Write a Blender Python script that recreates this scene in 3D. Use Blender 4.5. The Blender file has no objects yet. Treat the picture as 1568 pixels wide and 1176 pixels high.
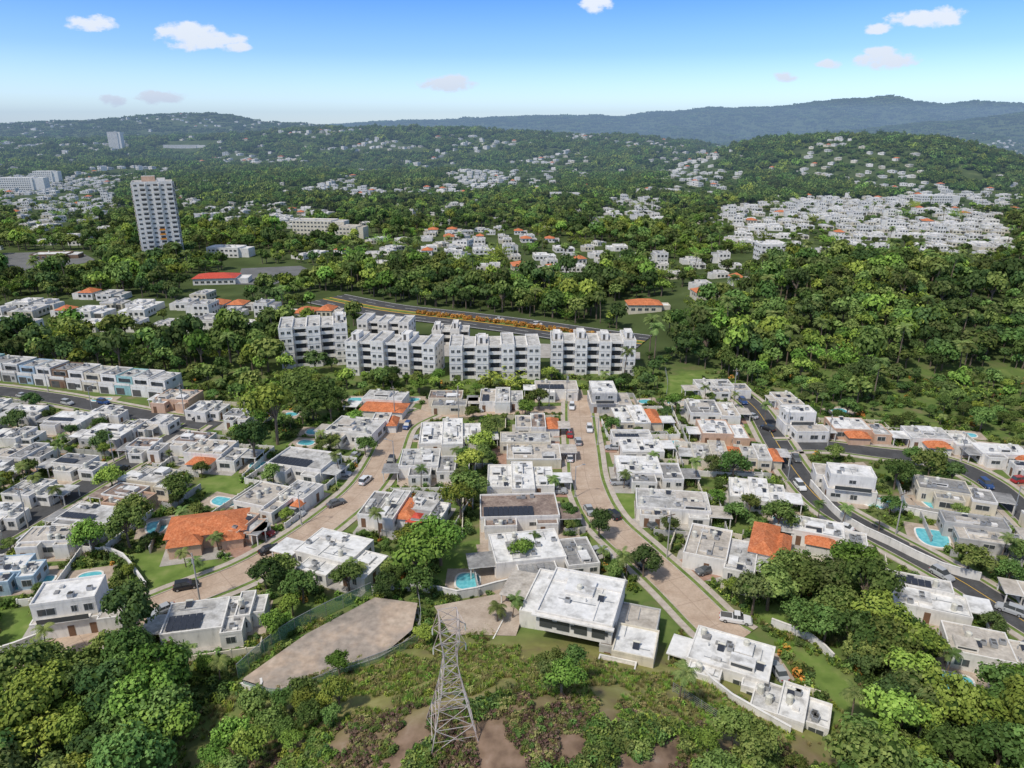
import bpy, math, random, time
import numpy as np
from mathutils import noise, Vector
T0=time.time()
rnd=random.Random(7)
radians=math.radians
H=80.0; TH=radians(19.3); C=math.cos(TH); S=math.sin(TH); F=1079.0; CX=784.0; CY=588.0
scene=bpy.context.scene
def link(o): scene.collection.objects.link(o); return o
def sm(a,b,t):
    t=max(0.,min(1.,(t-a)/(b-a))); return t*t*(3-2*t)
# ------------------------------------------------------------ terrain height
def ridge(D,sig,pts):
    xs=[p[0] for p in pts]; zs=[]
    for p in pts:
        v=(CY-p[1])/F
        zs.append(H+D*(-S+C*v)/(C+S*v))
    return (D,sig,xs,zs)
RID=[ridge(3600,520,[(-200,195),(0,190),(100,186),(200,183),(280,174),(350,177),(410,187),(480,191),(560,199),(700,215),(900,240),(1700,260)]),
 ridge(2500,380,[(-200,217),(200,213),(400,205),(500,198),(600,195),(730,199),(800,205),(900,208),(1000,214),(1100,227),(1200,240),(1700,250)]),
 ridge(6500,800,[(-200,200),(500,193),(620,185),(700,184),(780,180),(850,178),(950,178),(1030,170),(1100,166),(1200,163),(1250,156),(1300,151),(1350,149),(1400,156),(1430,161),(1480,157),(1568,160),(1800,170)]),
 ridge(4300,450,[(-200,250),(900,240),(1150,216),(1300,201),(1400,190),(1500,180),(1568,172),(1800,166)])]
def hgt(x,y):
    g=13.5*math.exp(-((x-1)/24)**2/2-((y-67)/15.5)**2/2)-1.0
    z=g if g>0 else 0.
    if y>240:
        g=18*math.exp(-((x-190)/75)**2/2-((y-345)/55)**2/2)-2.5
        if g>0: z+=g
        g=9*math.exp(-((x+5)/55)**2/2-((y-405)/24)**2/2)-2
        if g>0: z+=g
    if y>560:
        s=sm(560,1700,y)
        z+=s*(noise.noise(Vector((x/520,y/520,3.1)))*38+noise.noise(Vector((x/190,y/190,7.7)))*13+8)
        r=((x-715)/270)**2+((y-1560)/300)**2
        z2=76*math.exp(-r*r*0.5) if r<9 else 0
        z=max(z,z2+noise.noise(Vector((x/120,y/120,1)))*6*min(1,z2/40))
        if y>1200:
            px=CX+1143*x/y
            for D,sig,xs,zs in RID:
                q=(y-D)/(sig*(1.0+0.6*noise.noise(Vector((x/500,y/900,D)))))
                if abs(q)<3.2:
                    top=float(np.interp(px,xs,zs))
                    if top>0:
                        v=top*math.exp(-q*q/2)+noise.noise(Vector((x/260,y/260,D)))*D*0.0035*math.exp(-q*q)-abs(noise.noise(Vector((x/380,y/700,D+5))))*top*.45*min(1,abs(q))
                        z=max(z,v)
    return z
def ray(px,py):
    u=(px-CX)/F; v=(CY-py)/F
    return (u,C+S*v,-S+C*v)
def PZ(px,py,z):
    d=ray(px,py); t=(z-H)/d[2]; return (d[0]*t,d[1]*t)
def P(px,py):
    d=ray(px,py); t=40.
    while t<9000:
        x,y,z=d[0]*t,d[1]*t,H+d[2]*t
        if z<hgt(x,y): break
        t*=1.004
    return (d[0]*t,d[1]*t,hgt(d[0]*t,d[1]*t))
def XY(px,py):
    p=P(px,py); return (p[0],p[1])
def proj(x,y,z):
    d=y*C-(z-H)*S; return (CX+F*x/d, CY-F*(y*S+(z-H)*C)/d)
# ------------------------------------------------------------ materials
def newmat(name):
    m=bpy.data.materials.new(name); m.use_nodes=True
    nt=m.node_tree; b=nt.nodes['Principled BSDF']; return m,nt,b
def setramp(r,stops):
    e=r.color_ramp.elements
    while len(e)>1: e.remove(e[-1])
    e[0].position=stops[0][0]; e[0].color=(*stops[0][1],1)
    for p,c in stops[1:]:
        n=e.new(p); n.color=(*c,1)
def pmat(name,stops,scale=0.5,rough=0.8,detail=6,stretch=None,fine=None,bump=0,metal=0,spec=0.3,distort=0.0):
    m,nt,b=newmat(name); N=nt.nodes; L=nt.links
    g=N.new('ShaderNodeNewGeometry'); src=g.outputs['Position']
    if stretch:
        mp=N.new('ShaderNodeMapping'); mp.inputs['Scale'].default_value=stretch; L.new(src,mp.inputs[0]); src=mp.outputs[0]
    t=N.new('ShaderNodeTexNoise'); t.inputs['Scale'].default_value=scale; t.inputs['Detail'].default_value=detail
    t.inputs['Roughness'].default_value=0.62; t.inputs['Distortion'].default_value=distort
    L.new(src,t.inputs['Vector'])
    r=N.new('ShaderNodeValToRGB'); setramp(r,stops); L.new(t.outputs['Fac'],r.inputs[0])
    out=r.outputs[0]
    if fine:
        t2=N.new('ShaderNodeTexNoise'); t2.inputs['Scale'].default_value=fine[0]; t2.inputs['Detail'].default_value=4
        L.new(g.outputs['Position'],t2.inputs['Vector'])
        mr=N.new('ShaderNodeMapRange'); mr.inputs[1].default_value=0.3; mr.inputs[2].default_value=0.7
        mr.inputs[3].default_value=1-fine[1]; mr.inputs[4].default_value=1+fine[1]; L.new(t2.outputs['Fac'],mr.inputs[0])
        mx=N.new('ShaderNodeVectorMath'); mx.operation='SCALE'; L.new(out,mx.inputs[0]); L.new(mr.outputs[0],mx.inputs['Scale']); out=mx.outputs[0]
    L.new(out,b.inputs['Base Color'])
    b.inputs['Roughness'].default_value=rough; b.inputs['Metallic'].default_value=metal
    b.inputs['Specular IOR Level'].default_value=spec
    if bump:
        bp=N.new('ShaderNodeBump'); bp.inputs['Strength'].default_value=bump; L.new(t.outputs['Fac'],bp.inputs['Height']); L.new(bp.outputs[0],b.inputs['Normal'])
    return m
def flat(name,c,rough=0.6,metal=0,spec=0.4):
    return pmat(name,[(0.3,tuple(v*0.85 for v in c)),(0.7,tuple(min(1,v*1.1) for v in c))],scale=1.5,rough=rough,metal=metal,spec=spec)
M={}
def wall(n,c): M[n]=pmat('painted_concrete_'+n,[(0.25,tuple(v*0.6 for v in c)),(0.42,tuple(v*0.9 for v in c)),(0.6,c)],scale=1.2,stretch=(1,1,0.25),rough=0.85,fine=(0.3,0.08))
wall('wall_white',(0.76,0.73,0.68)); wall('wall_cream',(0.66,0.60,0.48)); wall('wall_grey',(0.47,0.46,0.44))
wall('wall_peach',(0.62,0.42,0.30)); wall('wall_teal',(0.30,0.50,0.50)); wall('wall_brown',(0.24,0.16,0.11)); wall('wall_blue',(0.38,0.50,0.60))
M['roof_white']=pmat('roof_white',[(0.26,(0.27,0.255,0.235)),(0.38,(0.46,0.45,0.43)),(0.48,(0.66,0.65,0.625)),(0.58,(0.73,0.72,0.70)),(0.8,(0.78,0.77,0.75))],scale=0.28,rough=0.8,detail=8,fine=(1.2,0.12),distort=0.3)
M['roof_dirty']=pmat('roof_dirty',[(0.25,(0.20,0.19,0.175)),(0.42,(0.35,0.34,0.32)),(0.55,(0.50,0.49,0.47)),(0.75,(0.64,0.63,0.61))],scale=0.42,rough=0.9,detail=8,fine=(2.2,0.16),distort=0.3)
M['roof_grey']=pmat('roof_grey',[(0.25,(0.14,0.135,0.13)),(0.45,(0.23,0.225,0.22)),(0.62,(0.32,0.315,0.305)),(0.8,(0.43,0.42,0.41))],scale=0.42,rough=0.9,detail=8,fine=(2.0,0.16),distort=0.3)
M['roof_beige']=pmat('roof_beige',[(0.25,(0.27,0.235,0.19)),(0.45,(0.42,0.38,0.33)),(0.7,(0.58,0.53,0.46))],scale=0.4,rough=0.9,detail=8,fine=(2.0,0.15),distort=0.3)
M['roof_brown']=pmat('roof_brown',[(0.25,(0.13,0.10,0.085)),(0.5,(0.24,0.18,0.15)),(0.7,(0.35,0.28,0.23))],scale=0.5,rough=0.9,fine=(2.0,0.15))
M['tile']=pmat('terracotta_tile',[(0.3,(0.36,0.10,0.04)),(0.5,(0.54,0.17,0.065)),(0.7,(0.62,0.26,0.13))],scale=2.5,rough=0.8,fine=(0.6,0.2),bump=0.4)
M['tile_red']=pmat('red_roof',[(0.3,(0.42,0.05,0.03)),(0.7,(0.62,0.10,0.06))],scale=1.2,rough=0.7,fine=(3,0.1))
m,nt,b=newmat('window_glass'); b.inputs['Base Color'].default_value=(0.065,0.072,0.075,1); b.inputs['Roughness'].default_value=0.2; b.inputs['Specular IOR Level'].default_value=0.5; M['glass']=m
M['frame']=flat('window_frame',(0.6,0.59,0.56),0.5)
M['dark']=flat('recess_shade_paint',(0.10,0.097,0.09),0.9)  # shade of openings put into the colour of flat panels
M['door']=flat('wood_door',(0.18,0.10,0.06),0.6)
M['metal']=flat('galvanised_metal',(0.42,0.43,0.44),0.45,0.4)
M['rustmetal']=pmat('weathered_lattice_steel',[(0.35,(0.34,0.26,0.22)),(0.55,(0.52,0.46,0.43))],scale=0.6,rough=0.6,metal=0.1)
M['tank']=flat('water_tank_plastic',(0.62,0.60,0.52),0.6)
M['solar']=pmat('solar_panel',[(0.3,(0.025,0.03,0.042)),(0.7,(0.045,0.05,0.065))],scale=3,rough=0.35,spec=0.35)
M['concrete']=pmat('concrete_paving',[(0.3,(0.30,0.28,0.25)),(0.5,(0.38,0.355,0.32)),(0.7,(0.46,0.435,0.40))],scale=0.4,rough=0.9,fine=(3,0.10),distort=0.3)
M['pave_tan']=pmat('tan_paving',[(0.3,(0.33,0.26,0.20)),(0.5,(0.42,0.34,0.27)),(0.7,(0.50,0.42,0.34))],scale=0.4,rough=0.9,fine=(3,0.10))
M['pave_brick']=pmat('brick_paving',[(0.3,(0.31,0.18,0.13)),(0.7,(0.40,0.26,0.20))],scale=0.8,rough=0.9,fine=(4,0.12))
M['street']=pmat('tan_street_concrete',[(0.25,(0.33,0.24,0.17)),(0.42,(0.42,0.315,0.235)),(0.58,(0.49,0.38,0.29)),(0.75,(0.55,0.45,0.36))],scale=0.2,rough=0.9,detail=8,fine=(2.5,0.10),distort=0.4)
M['joint']=flat('slab_joint',(0.34,0.25,0.19),0.9)
M['lot']=pmat('old_court_surface',[(0.30,(0.15,0.13,0.11)),(0.42,(0.26,0.225,0.19)),(0.5,(0.36,0.30,0.25)),(0.58,(0.44,0.34,0.26)),(0.7,(0.54,0.45,0.36))],scale=0.08,rough=0.95,detail=10,fine=(0.9,0.2),distort=0.2)
M['asphalt']=pmat('asphalt',[(0.3,(0.055,0.055,0.056)),(0.6,(0.08,0.08,0.082)),(0.8,(0.13,0.13,0.13))],scale=0.3,rough=0.9,fine=(2.5,0.12))
M['asphalt_old']=pmat('old_asphalt',[(0.3,(0.12,0.12,0.12)),(0.6,(0.17,0.17,0.165)),(0.8,(0.22,0.22,0.21))],scale=0.1,rough=0.9,fine=(2.5,0.12))
M['sidewalk']=pmat('sidewalk_concrete',[(0.3,(0.38,0.32,0.27)),(0.5,(0.46,0.40,0.34)),(0.75,(0.54,0.49,0.43))],scale=0.6,rough=0.9,fine=(3,0.1))
M['paint_white']=flat('road_paint_white',(0.65,0.65,0.62),0.8); M['paint_yellow']=flat('road_paint_yellow',(0.68,0.42,0.06),0.8)
M['lawn']=pmat('mown_lawn',[(0.3,(0.10,0.16,0.04)),(0.5,(0.15,0.21,0.055)),(0.7,(0.22,0.26,0.09))],scale=0.22,rough=1,fine=(2.5,0.2),spec=0.05)
m,nt,b=newmat('green_fence_netting'); b.inputs['Base Color'].default_value=(.22,.40,.24,1); b.inputs['Roughness'].default_value=.9
vt=nt.nodes.new('ShaderNodeTexNoise'); vt.inputs['Scale'].default_value=9; gg=nt.nodes.new('ShaderNodeNewGeometry'); nt.links.new(gg.outputs['Position'],vt.inputs[0]); mrr=nt.nodes.new('ShaderNodeMapRange'); mrr.inputs[1].default_value=.35; mrr.inputs[2].default_value=.6; mrr.inputs[3].default_value=.25; mrr.inputs[4].default_value=.75; nt.links.new(vt.outputs['Fac'],mrr.inputs[0]); nt.links.new(mrr.outputs[0],b.inputs['Alpha']); M['fence']=m
M['rubber']=flat('tyre_rubber',(0.02,0.02,0.02),0.9)
M['lamp_red']=flat('tail_lamp',(0.4,0.02,0.02),0.4); M['lamp_clear']=flat('head_lamp',(0.7,0.7,0.65),0.3)
M['orange']=flat('orange_panel',(0.75,0.28,0.03),0.7)
M['bark']=pmat('tree_bark',[(0.3,(0.11,0.08,0.055)),(0.7,(0.24,0.19,0.15))],scale=2,rough=1,stretch=(1,1,0.3))
m,nt,b=newmat('pool_water')
t=nt.nodes.new('ShaderNodeTexNoise'); t.inputs['Scale'].default_value=1.2; g=nt.nodes.new('ShaderNodeNewGeometry'); nt.links.new(g.outputs['Position'],t.inputs[0])
r=nt.nodes.new('ShaderNodeValToRGB'); setramp(r,[(0.35,(0.10,0.42,0.48)),(0.65,(0.18,0.55,0.60))]); nt.links.new(t.outputs['Fac'],r.inputs[0]); nt.links.new(r.outputs[0],b.inputs['Base Color'])
b.inputs['Roughness'].default_value=0.08; M['water']=m
for n,c in [('white',(0.7,0.7,0.7)),('black',(0.02,0.02,0.022)),('silver',(0.4,0.41,0.42)),('red',(0.35,0.02,0.02)),('blue',(0.03,0.07,0.2)),('grey',(0.12,0.125,0.13))]:
    m,nt,b=newmat('car_paint_'+n); b.inputs['Base Color'].default_value=(*c,1); b.inputs['Roughness'].default_value=0.3; b.inputs['Coat Weight'].default_value=0.3; M['car_'+n]=m
def leafmat(key,name,c0,c1,c2,hv=0.045,trans=0.28,mul=2.05,vr=(.6,1.5),sat=.93):
    c0,c1,c2=[tuple(v*mul for v in c) for c in(c0,c1,c2)]
    m=bpy.data.materials.new(name); m.use_nodes=True; nt=m.node_tree; N=nt.nodes; L=nt.links; N.clear()
    out=N.new('ShaderNodeOutputMaterial'); g=N.new('ShaderNodeNewGeometry'); oi=N.new('ShaderNodeObjectInfo')
    r=N.new('ShaderNodeValToRGB'); setramp(r,[(0.0,c0),(0.5,c1),(1.0,c2)])
    no=N.new('ShaderNodeTexNoise'); no.inputs['Scale'].default_value=0.45; no.inputs['Detail'].default_value=1; L.new(g.outputs['Position'],no.inputs['Vector'])
    a=N.new('ShaderNodeMath'); a.operation='MULTIPLY_ADD'; a.inputs[1].default_value=0.55; L.new(g.outputs['Random Per Island'],a.inputs[0])
    a2=N.new('ShaderNodeMath'); a2.operation='MULTIPLY_ADD'; a2.inputs[1].default_value=1.4; a2.inputs[2].default_value=-0.45; L.new(no.outputs['Fac'],a2.inputs[0]); L.new(a2.outputs[0],a.inputs[2])
    L.new(a.outputs[0],r.inputs[0])
    hs=N.new('ShaderNodeHueSaturation'); L.new(r.outputs[0],hs.inputs['Color']); hs.inputs['Saturation'].default_value=sat
    m1=N.new('ShaderNodeMapRange'); m1.inputs[3].default_value=0.5-hv; m1.inputs[4].default_value=0.5+hv*0.6; L.new(oi.outputs['Random'],m1.inputs[0]); L.new(m1.outputs[0],hs.inputs['Hue'])
    w=N.new('ShaderNodeMath'); w.operation='FRACT'; w2=N.new('ShaderNodeMath'); w2.operation='MULTIPLY'; w2.inputs[1].default_value=17.31; L.new(oi.outputs['Random'],w2.inputs[0]); L.new(w2.outputs[0],w.inputs[0])
    m2=N.new('ShaderNodeMapRange'); m2.inputs[3].default_value=vr[0]; m2.inputs[4].default_value=vr[1]; L.new(w.outputs[0],m2.inputs[0]); L.new(m2.outputs[0],hs.inputs['Value'])
    d=N.new('ShaderNodeBsdfDiffuse'); t=N.new('ShaderNodeBsdfTranslucent'); mx=N.new('ShaderNodeMixShader'); mx.inputs[0].default_value=trans
    L.new(hs.outputs[0],d.inputs[0]); L.new(hs.outputs[0],t.inputs[0]); L.new(d.outputs[0],mx.inputs[1]); L.new(t.outputs[0],mx.inputs[2]); L.new(mx.outputs[0],out.inputs[0])
    M[key]=m
leafmat('leaf','foliage_green',(0.036,0.064,0.014),(0.070,0.112,0.024),(0.12,0.168,0.042))
leafmat('leaf_bright','foliage_bright',(0.060,0.105,0.015),(0.110,0.172,0.022),(0.17,0.235,0.04))
leafmat('leaf_dark','foliage_dark',(0.026,0.048,0.015),(0.05,0.082,0.024),(0.088,0.125,0.036),mul=1.75)
leafmat('leaf_dry','foliage_dry',(0.12,0.11,0.04),(0.20,0.19,0.065),(0.29,0.28,0.10),mul=1.5)
leafmat('leaf_red','foliage_vine',(0.08,0.05,0.036),(0.14,0.09,0.065),(0.21,0.15,0.105),0.03,mul=1.35)
leafmat('flower','foliage_flower',(0.35,0.14,0.02),(0.6,0.28,0.03),(0.7,0.42,0.06),0.02,mul=1)
leafmat('palm','foliage_palm',(0.05,0.08,0.02),(0.09,0.135,0.035),(0.16,0.19,0.06),0.03,mul=1.7)
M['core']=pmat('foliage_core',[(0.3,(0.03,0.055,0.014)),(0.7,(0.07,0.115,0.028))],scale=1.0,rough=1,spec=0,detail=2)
# ------------------------------------------------------------ mesh builder
class MB:
    def __init__(s): s.v=[];s.f=[];s.m=[];s.mats=[]
    def mi(s,k):
        if k not in s.mats: s.mats.append(k)
        return s.mats.index(k)
    def poly(s,pts,k):
        n=len(s.v); s.v+=[tuple(p) for p in pts]; s.f.append(tuple(range(n,n+len(pts)))); s.m.append(s.mi(k))
    def box(s,x0,y0,z0,x1,y1,z1,k,top=None):
        if x1<x0:x0,x1=x1,x0
        if y1<y0:y0,y1=y1,y0
        n=len(s.v); s.v+=[(x0,y0,z0),(x1,y0,z0),(x1,y1,z0),(x0,y1,z0),(x0,y0,z1),(x1,y0,z1),(x1,y1,z1),(x0,y1,z1)]
        i=s.mi(k); t=s.mi(top) if top else i
        for q,mm in (((0,3,2,1),i),((4,5,6,7),t),((0,1,5,4),i),((1,2,6,5),i),((2,3,7,6),i),((3,0,4,7),i)):
            s.f.append(tuple(n+a for a in q)); s.m.append(mm)
    def tube(s,p0,p1,r0,r1,n,k,caps=True):
        p0=Vector(p0);p1=Vector(p1); d=(p1-p0).normalized()
        a=d.orthogonal().normalized(); b=d.cross(a); i0=len(s.v); k=s.mi(k)
        for p,r in((p0,r0),(p1,r1)):
            for j in range(n):
                t=2*math.pi*j/n; s.v.append(tuple(p+a*math.cos(t)*r+b*math.sin(t)*r))
        for j in range(n):
            s.f.append((i0+j,i0+(j+1)%n,i0+n+(j+1)%n,i0+n+j)); s.m.append(k)
        if caps:
            s.f.append(tuple(i0+n+j for j in range(n))); s.m.append(k)
    def hip(s,x0,y0,x1,y1,z,ht,k,ov=0.4):
        x0-=ov;x1+=ov;y0-=ov;y1+=ov; w=x1-x0; d=y1-y0
        if w>=d: a=(x0+d/2,(y0+y1)/2,z+ht); b=(x1-d/2,(y0+y1)/2,z+ht)
        else: a=((x0+x1)/2,y0+w/2,z+ht); b=((x0+x1)/2,y1-w/2,z+ht)
        c=[(x0,y0,z),(x1,y0,z),(x1,y1,z),(x0,y1,z)]
        if w>=d:
            s.poly([c[0],c[1],b,a],k); s.poly([c[1],c[2],b],k); s.poly([c[2],c[3],a,b],k); s.poly([c[3],c[0],a],k)
        else:
            s.poly([c[0],c[1],a],k); s.poly([c[1],c[2],b,a],k); s.poly([c[2],c[3],b],k); s.poly([c[3],c[0],a,b],k)
        s.poly([c[3],c[2],c[1],c[0]],'wall_white')
    def mesh(s,name):
        me=bpy.data.meshes.new(name); me.from_pydata(s.v,[],s.f); me.update()
        for k in s.mats: me.materials.append(M[k])
        me.polygons.foreach_set('material_index',s.m); return me
    def obj(s,name,loc=(0,0,0),rot=0):
        o=bpy.data.objects.new(name,s.mesh(name)); o.location=loc; o.rotation_euler=(0,0,rot); return link(o)
# ------------------------------------------------------------ occupancy (1 m)
GX0,GY0,GW,GH=-320,30,640,420
occ=np.zeros((GH,GW),np.uint8)
yy,xx=np.mgrid[0:GH,0:GW]; XXc=xx+GX0+0.5; YYc=yy+GY0+0.5
def mark_rect(x,y,w,d,rot,val,pad=0):
    c=math.cos(-rot);s_=math.sin(-rot); dx=XXc-x;dy=YYc-y
    lx=dx*c-dy*s_; ly=dx*s_+dy*c
    occ[(abs(lx)<w/2+pad)&(abs(ly)<d/2+pad)]=val
def mark_path(pts,hw,val):
    for (x0,y0),(x1,y1) in zip(pts,pts[1:]):
        L=math.hypot(x1-x0,y1-y0)+1e-6; tx=(x1-x0)/L;ty=(y1-y0)/L
        dx=XXc-x0;dy=YYc-y0; a=np.clip(dx*tx+dy*ty,0,L)
        occ[(dx-a*tx)**2+(dy-a*ty)**2<hw*hw]=val
def inpoly(x,y,poly):
    r=False;j=len(poly)-1
    for i in range(len(poly)):
        xi,yi=poly[i];xj,yj=poly[j]
        if (yi>y)!=(yj>y) and x<(xj-xi)*(y-yi)/(yj-yi)+xi: r=not r
        j=i
    return r
def mark_poly(poly,val):
    xs=[p[0] for p in poly];ys=[p[1] for p in poly]
    for gy in range(max(0,int(min(ys)-GY0)),min(GH,int(max(ys)-GY0)+1)):
        for gx in range(max(0,int(min(xs)-GX0)),min(GW,int(max(xs)-GX0)+1)):
            if inpoly(gx+GX0+.5,gy+GY0+.5,poly): occ[gy,gx]=val
def oc(x,y):
    i=int(y-GY0);j=int(x-GX0)
    if 0<=i<GH and 0<=j<GW: return occ[i,j]
    return 0
def free(x,y,r=1.5):
    return all(oc(x+a*r,y+b*r)==0 for a,b in((0,0),(1,0),(-1,0),(0,1),(0,-1)))
# ------------------------------------------------------------ roads
def smooth(pts,step=3.0):
    out=[]; n=len(pts)
    for i in range(n-1):
        p0=pts[max(0,i-1)];p1=pts[i];p2=pts[i+1];p3=pts[min(n-1,i+2)]
        k=max(2,int(math.hypot(p2[0]-p1[0],p2[1]-p1[1])/step))
        for j in range(k):
            t=j/k; out.append(tuple(0.5*((2*p1[a])+(-p0[a]+p2[a])*t+(2*p0[a]-5*p1[a]+4*p2[a]-p3[a])*t*t+(-p0[a]+3*p1[a]-3*p2[a]+p3[a])*t**3) for a in(0,1)))
    out.append(tuple(pts[-1])); return out
def normals(pts):
    ns=[]
    for i in range(len(pts)):
        a=pts[max(0,i-1)];b=pts[min(len(pts)-1,i+1)]; L=math.hypot(b[0]-a[0],b[1]-a[1])+1e-9
        ns.append((-(b[1]-a[1])/L,(b[0]-a[0])/L))
    return ns
def strip(mb,pts,ns,prof,mat,follow=True,dash=None):
    for i in range(len(pts)-1):
        if dash and i%dash: continue
        for (o0,z0),(o1,z1) in zip(prof,prof[1:]):
            q=[]
            for (k,o,z) in((i,o0,z0),(i+1,o0,z0),(i+1,o1,z1),(i,o1,z1)):
                x=pts[k][0]+ns[k][0]*o;y=pts[k][1]+ns[k][1]*o
                q.append((x,y,(hgt(pts[k][0],pts[k][1]) if follow else 0)+z))
            mb.poly(q[::-1],mat)
ROADS=[]
def road(name,px,w,mat,z,side=True,yellow=False):
    pts=smooth([XY(*p) for p in px]); ns=normals(pts); mb=MB()
    strip(mb,pts,ns,[(-w/2,z),(0,z+0.03),(w/2,z)],mat)
    if yellow: strip(mb,pts,ns,[(-0.08,z+0.036),(0.08,z+0.036)],'paint_yellow')
    if mat=='street':
        for i in range(0,len(pts)-1,2):
            a=pts[i];n_=ns[i];tx,ty=n_[1],-n_[0]
            mb.poly([(a[0]+n_[0]*o*w/2+tx*q*.05,a[1]+n_[1]*o*w/2+ty*q*.05,z+.036) for o,q in((-.98,-1),(.98,-1),(.98,1),(-.98,1))][::-1],'joint')
        strip(mb,pts,ns,[(-0.05,z+0.038),(0.05,z+0.038)],'joint')
    if side:
        for sg in(1,-1):
            pr=[(w/2,0.0),(w/2,0.2),(w/2+0.22,0.2)] ; pr2=[(w/2+1.0,0.19),(w/2+2.3,0.19),(w/2+2.3,0)]
            strip(mb,pts,ns,[(sg*a,b) for a,b in pr],'sidewalk'); strip(mb,pts,ns,[(sg*a,b) for a,b in pr2],'sidewalk')
            strip(mb,pts,ns,[(sg*(w/2+.22),.17),(sg*(w/2+1.0),.17)],'lawn')
    mb.obj(name); mark_path(pts,w/2+(2.6 if side else .5),1); ROADS.append((pts,w,ns)); return pts
R1=road('street',[(887,606),(888,640),(893,690),(899,740),(925,795),(980,848),(1040,905),(1095,960),(1130,985)],7,'street',0.07)
R2=road('street',[(655,632),(612,655),(590,700),(560,748),(500,800),(440,842),(370,880),(270,920),(160,965),(60,1010),(-40,1050)],7,'street',0.07)
RT=road('street',[(640,640),(700,636),(780,630),(887,626),(950,618)],6.0,'street',0.085,side=False)
R3=road('asphalt_road',[(1125,600),(1160,630),(1190,680),(1222,730),(1265,775),(1330,815),(1400,852),(1480,897),(1568,952),(1660,1010)],6.5,'asphalt',0.07,yellow=True)
R4=road('asphalt_road',[(1195,684),(1260,684),(1350,695),(1440,706),(1510,738),(1568,785),(1640,860)],6.5,'asphalt',0.09)
R5=road('asphalt_road',[(-80,592),(0,600),(80,610),(160,625),(240,640),(330,655)],7,'asphalt',0.07)
R6=road('asphalt_road',[(-60,855),(0,822),(70,782),(140,742),(210,703),(265,672),(300,650)],6.5,'asphalt',0.09)
# highway
hp=smooth([XY(*p) for p in[(500,458),(590,475),(700,488),(800,501),(900,515),(985,527)]],6); hn=normals(hp); mb=MB()
strip(mb,hp,hn,[(-13,0.3),(-1,0.34)],'asphalt'); strip(mb,hp,hn,[(1,0.34),(13,0.3)],'asphalt'); strip(mb,hp,hn,[(-1,0.0),(-1,0.6),(1,0.6),(1,0.0)],'lawn')
for o in(-12,12): strip(mb,hp,hn,[(o-.2,.4),(o+.2,.4)],'paint_white')
for o in(-2.2,2.2): strip(mb,hp,hn,[(o-.4,.4),(o+.4,.4)],'paint_yellow')
for o in(-7,7): strip(mb,hp,hn,[(o-.15,.4),(o+.15,.4)],'paint_white',dash=2)
mb.obj('highway'); mark_path(hp,14,1)
def sheet(name,px,mat,z=0.008,val=None):
    pts=[XY(*p) for p in px]; mb=MB(); zz=max(hgt(*p) for p in pts)
    mb.poly([(x,y,zz+z) for x,y in pts][::(1 if sum((pts[i-1][0]*pts[i][1]-pts[i][0]*pts[i-1][1]) for i in range(len(pts)))>0 else -1)],mat); mb.obj(name)
    if val: mark_poly(pts,val)
    return pts
LAWNS=[]
for px in([(1018,578),(1060,570),(1078,575),(1060,605),(1020,610)],[(1130,630),(1160,650),(1165,665),(1130,665)],[(1195,985),(1260,1010),(1340,1080),(1310,1150),(1230,1176),(1200,1130),(1285,1090)],
 [(195,850),(300,850),(350,870),(230,905)],[(690,830),(740,830),(745,870),(690,900),(665,890)],[(1150,930),(1230,925),(1260,965),(1180,965)],[(0,930),(40,935),(90,975),(30,1000),(0,1000)],
 [(435,425),(470,415),(495,425),(470,440),(440,438)],[(60,400),(120,395),(140,410),(60,420)],[(300,735),(360,725),(380,755),(320,765)],[(935,745),(975,760),(985,800),(950,790)],[(865,760),(885,760),(905,800),(880,800)]):
    q=[XY(*p) for p in px]; LAWNS.append(q); mark_poly(q,3)
sheet('parking_lot',[(370,412),(460,408),(475,414),(420,436),(360,436)],'asphalt_old',.14,3)
sheet('parking_lot',[(0,388),(120,385),(150,400),(0,425)],'asphalt_old',.14,3)
sheet('parking_lot',[(560,515),(840,528),(980,540),(980,552),(560,545)],'concrete',.14,3)
lotp=sheet('concrete_lot',[(372,1052),(470,985),(575,926),(640,935),(632,975),(580,1010),(500,1035),(425,1062)],'lot',.04,3)
sheet('concrete_lot',[(665,935),(770,915),(800,950),(790,975),(690,975)],'pave_tan',.05,3)
mb=MB(); ns=lotp+[lotp[0]]; strip(mb,smooth(ns,3),normals(smooth(ns,3)),[(-.12,0),(-.12,.35),(.12,.35),(.12,0)],'concrete'); mb.obj('court_kerb')
mb=MB(); r=random.Random(2)
for _ in range(60):
    x,y=PZ(r.gauss(608,16),r.gauss(952,11),0); s=r.uniform(.15,.6); z=r.uniform(.1,.5)
    pts8=[Vector((x+a*s*r.uniform(.6,1.2),y+b_*s*r.uniform(.6,1.2),.05+c*z)) for c in(0,1) for a,b_ in((-1,-1),(1,-1),(1,1),(-1,1))]
    k=r.choice(['concrete','pave_brick','wall_white','roof_grey'])
    for q in((0,3,2,1),(4,5,6,7),(0,1,5,4),(1,2,6,5),(2,3,7,6),(3,0,4,7)): mb.poly([pts8[i] for i in q],k)
mb.obj('rubble_pile')
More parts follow.
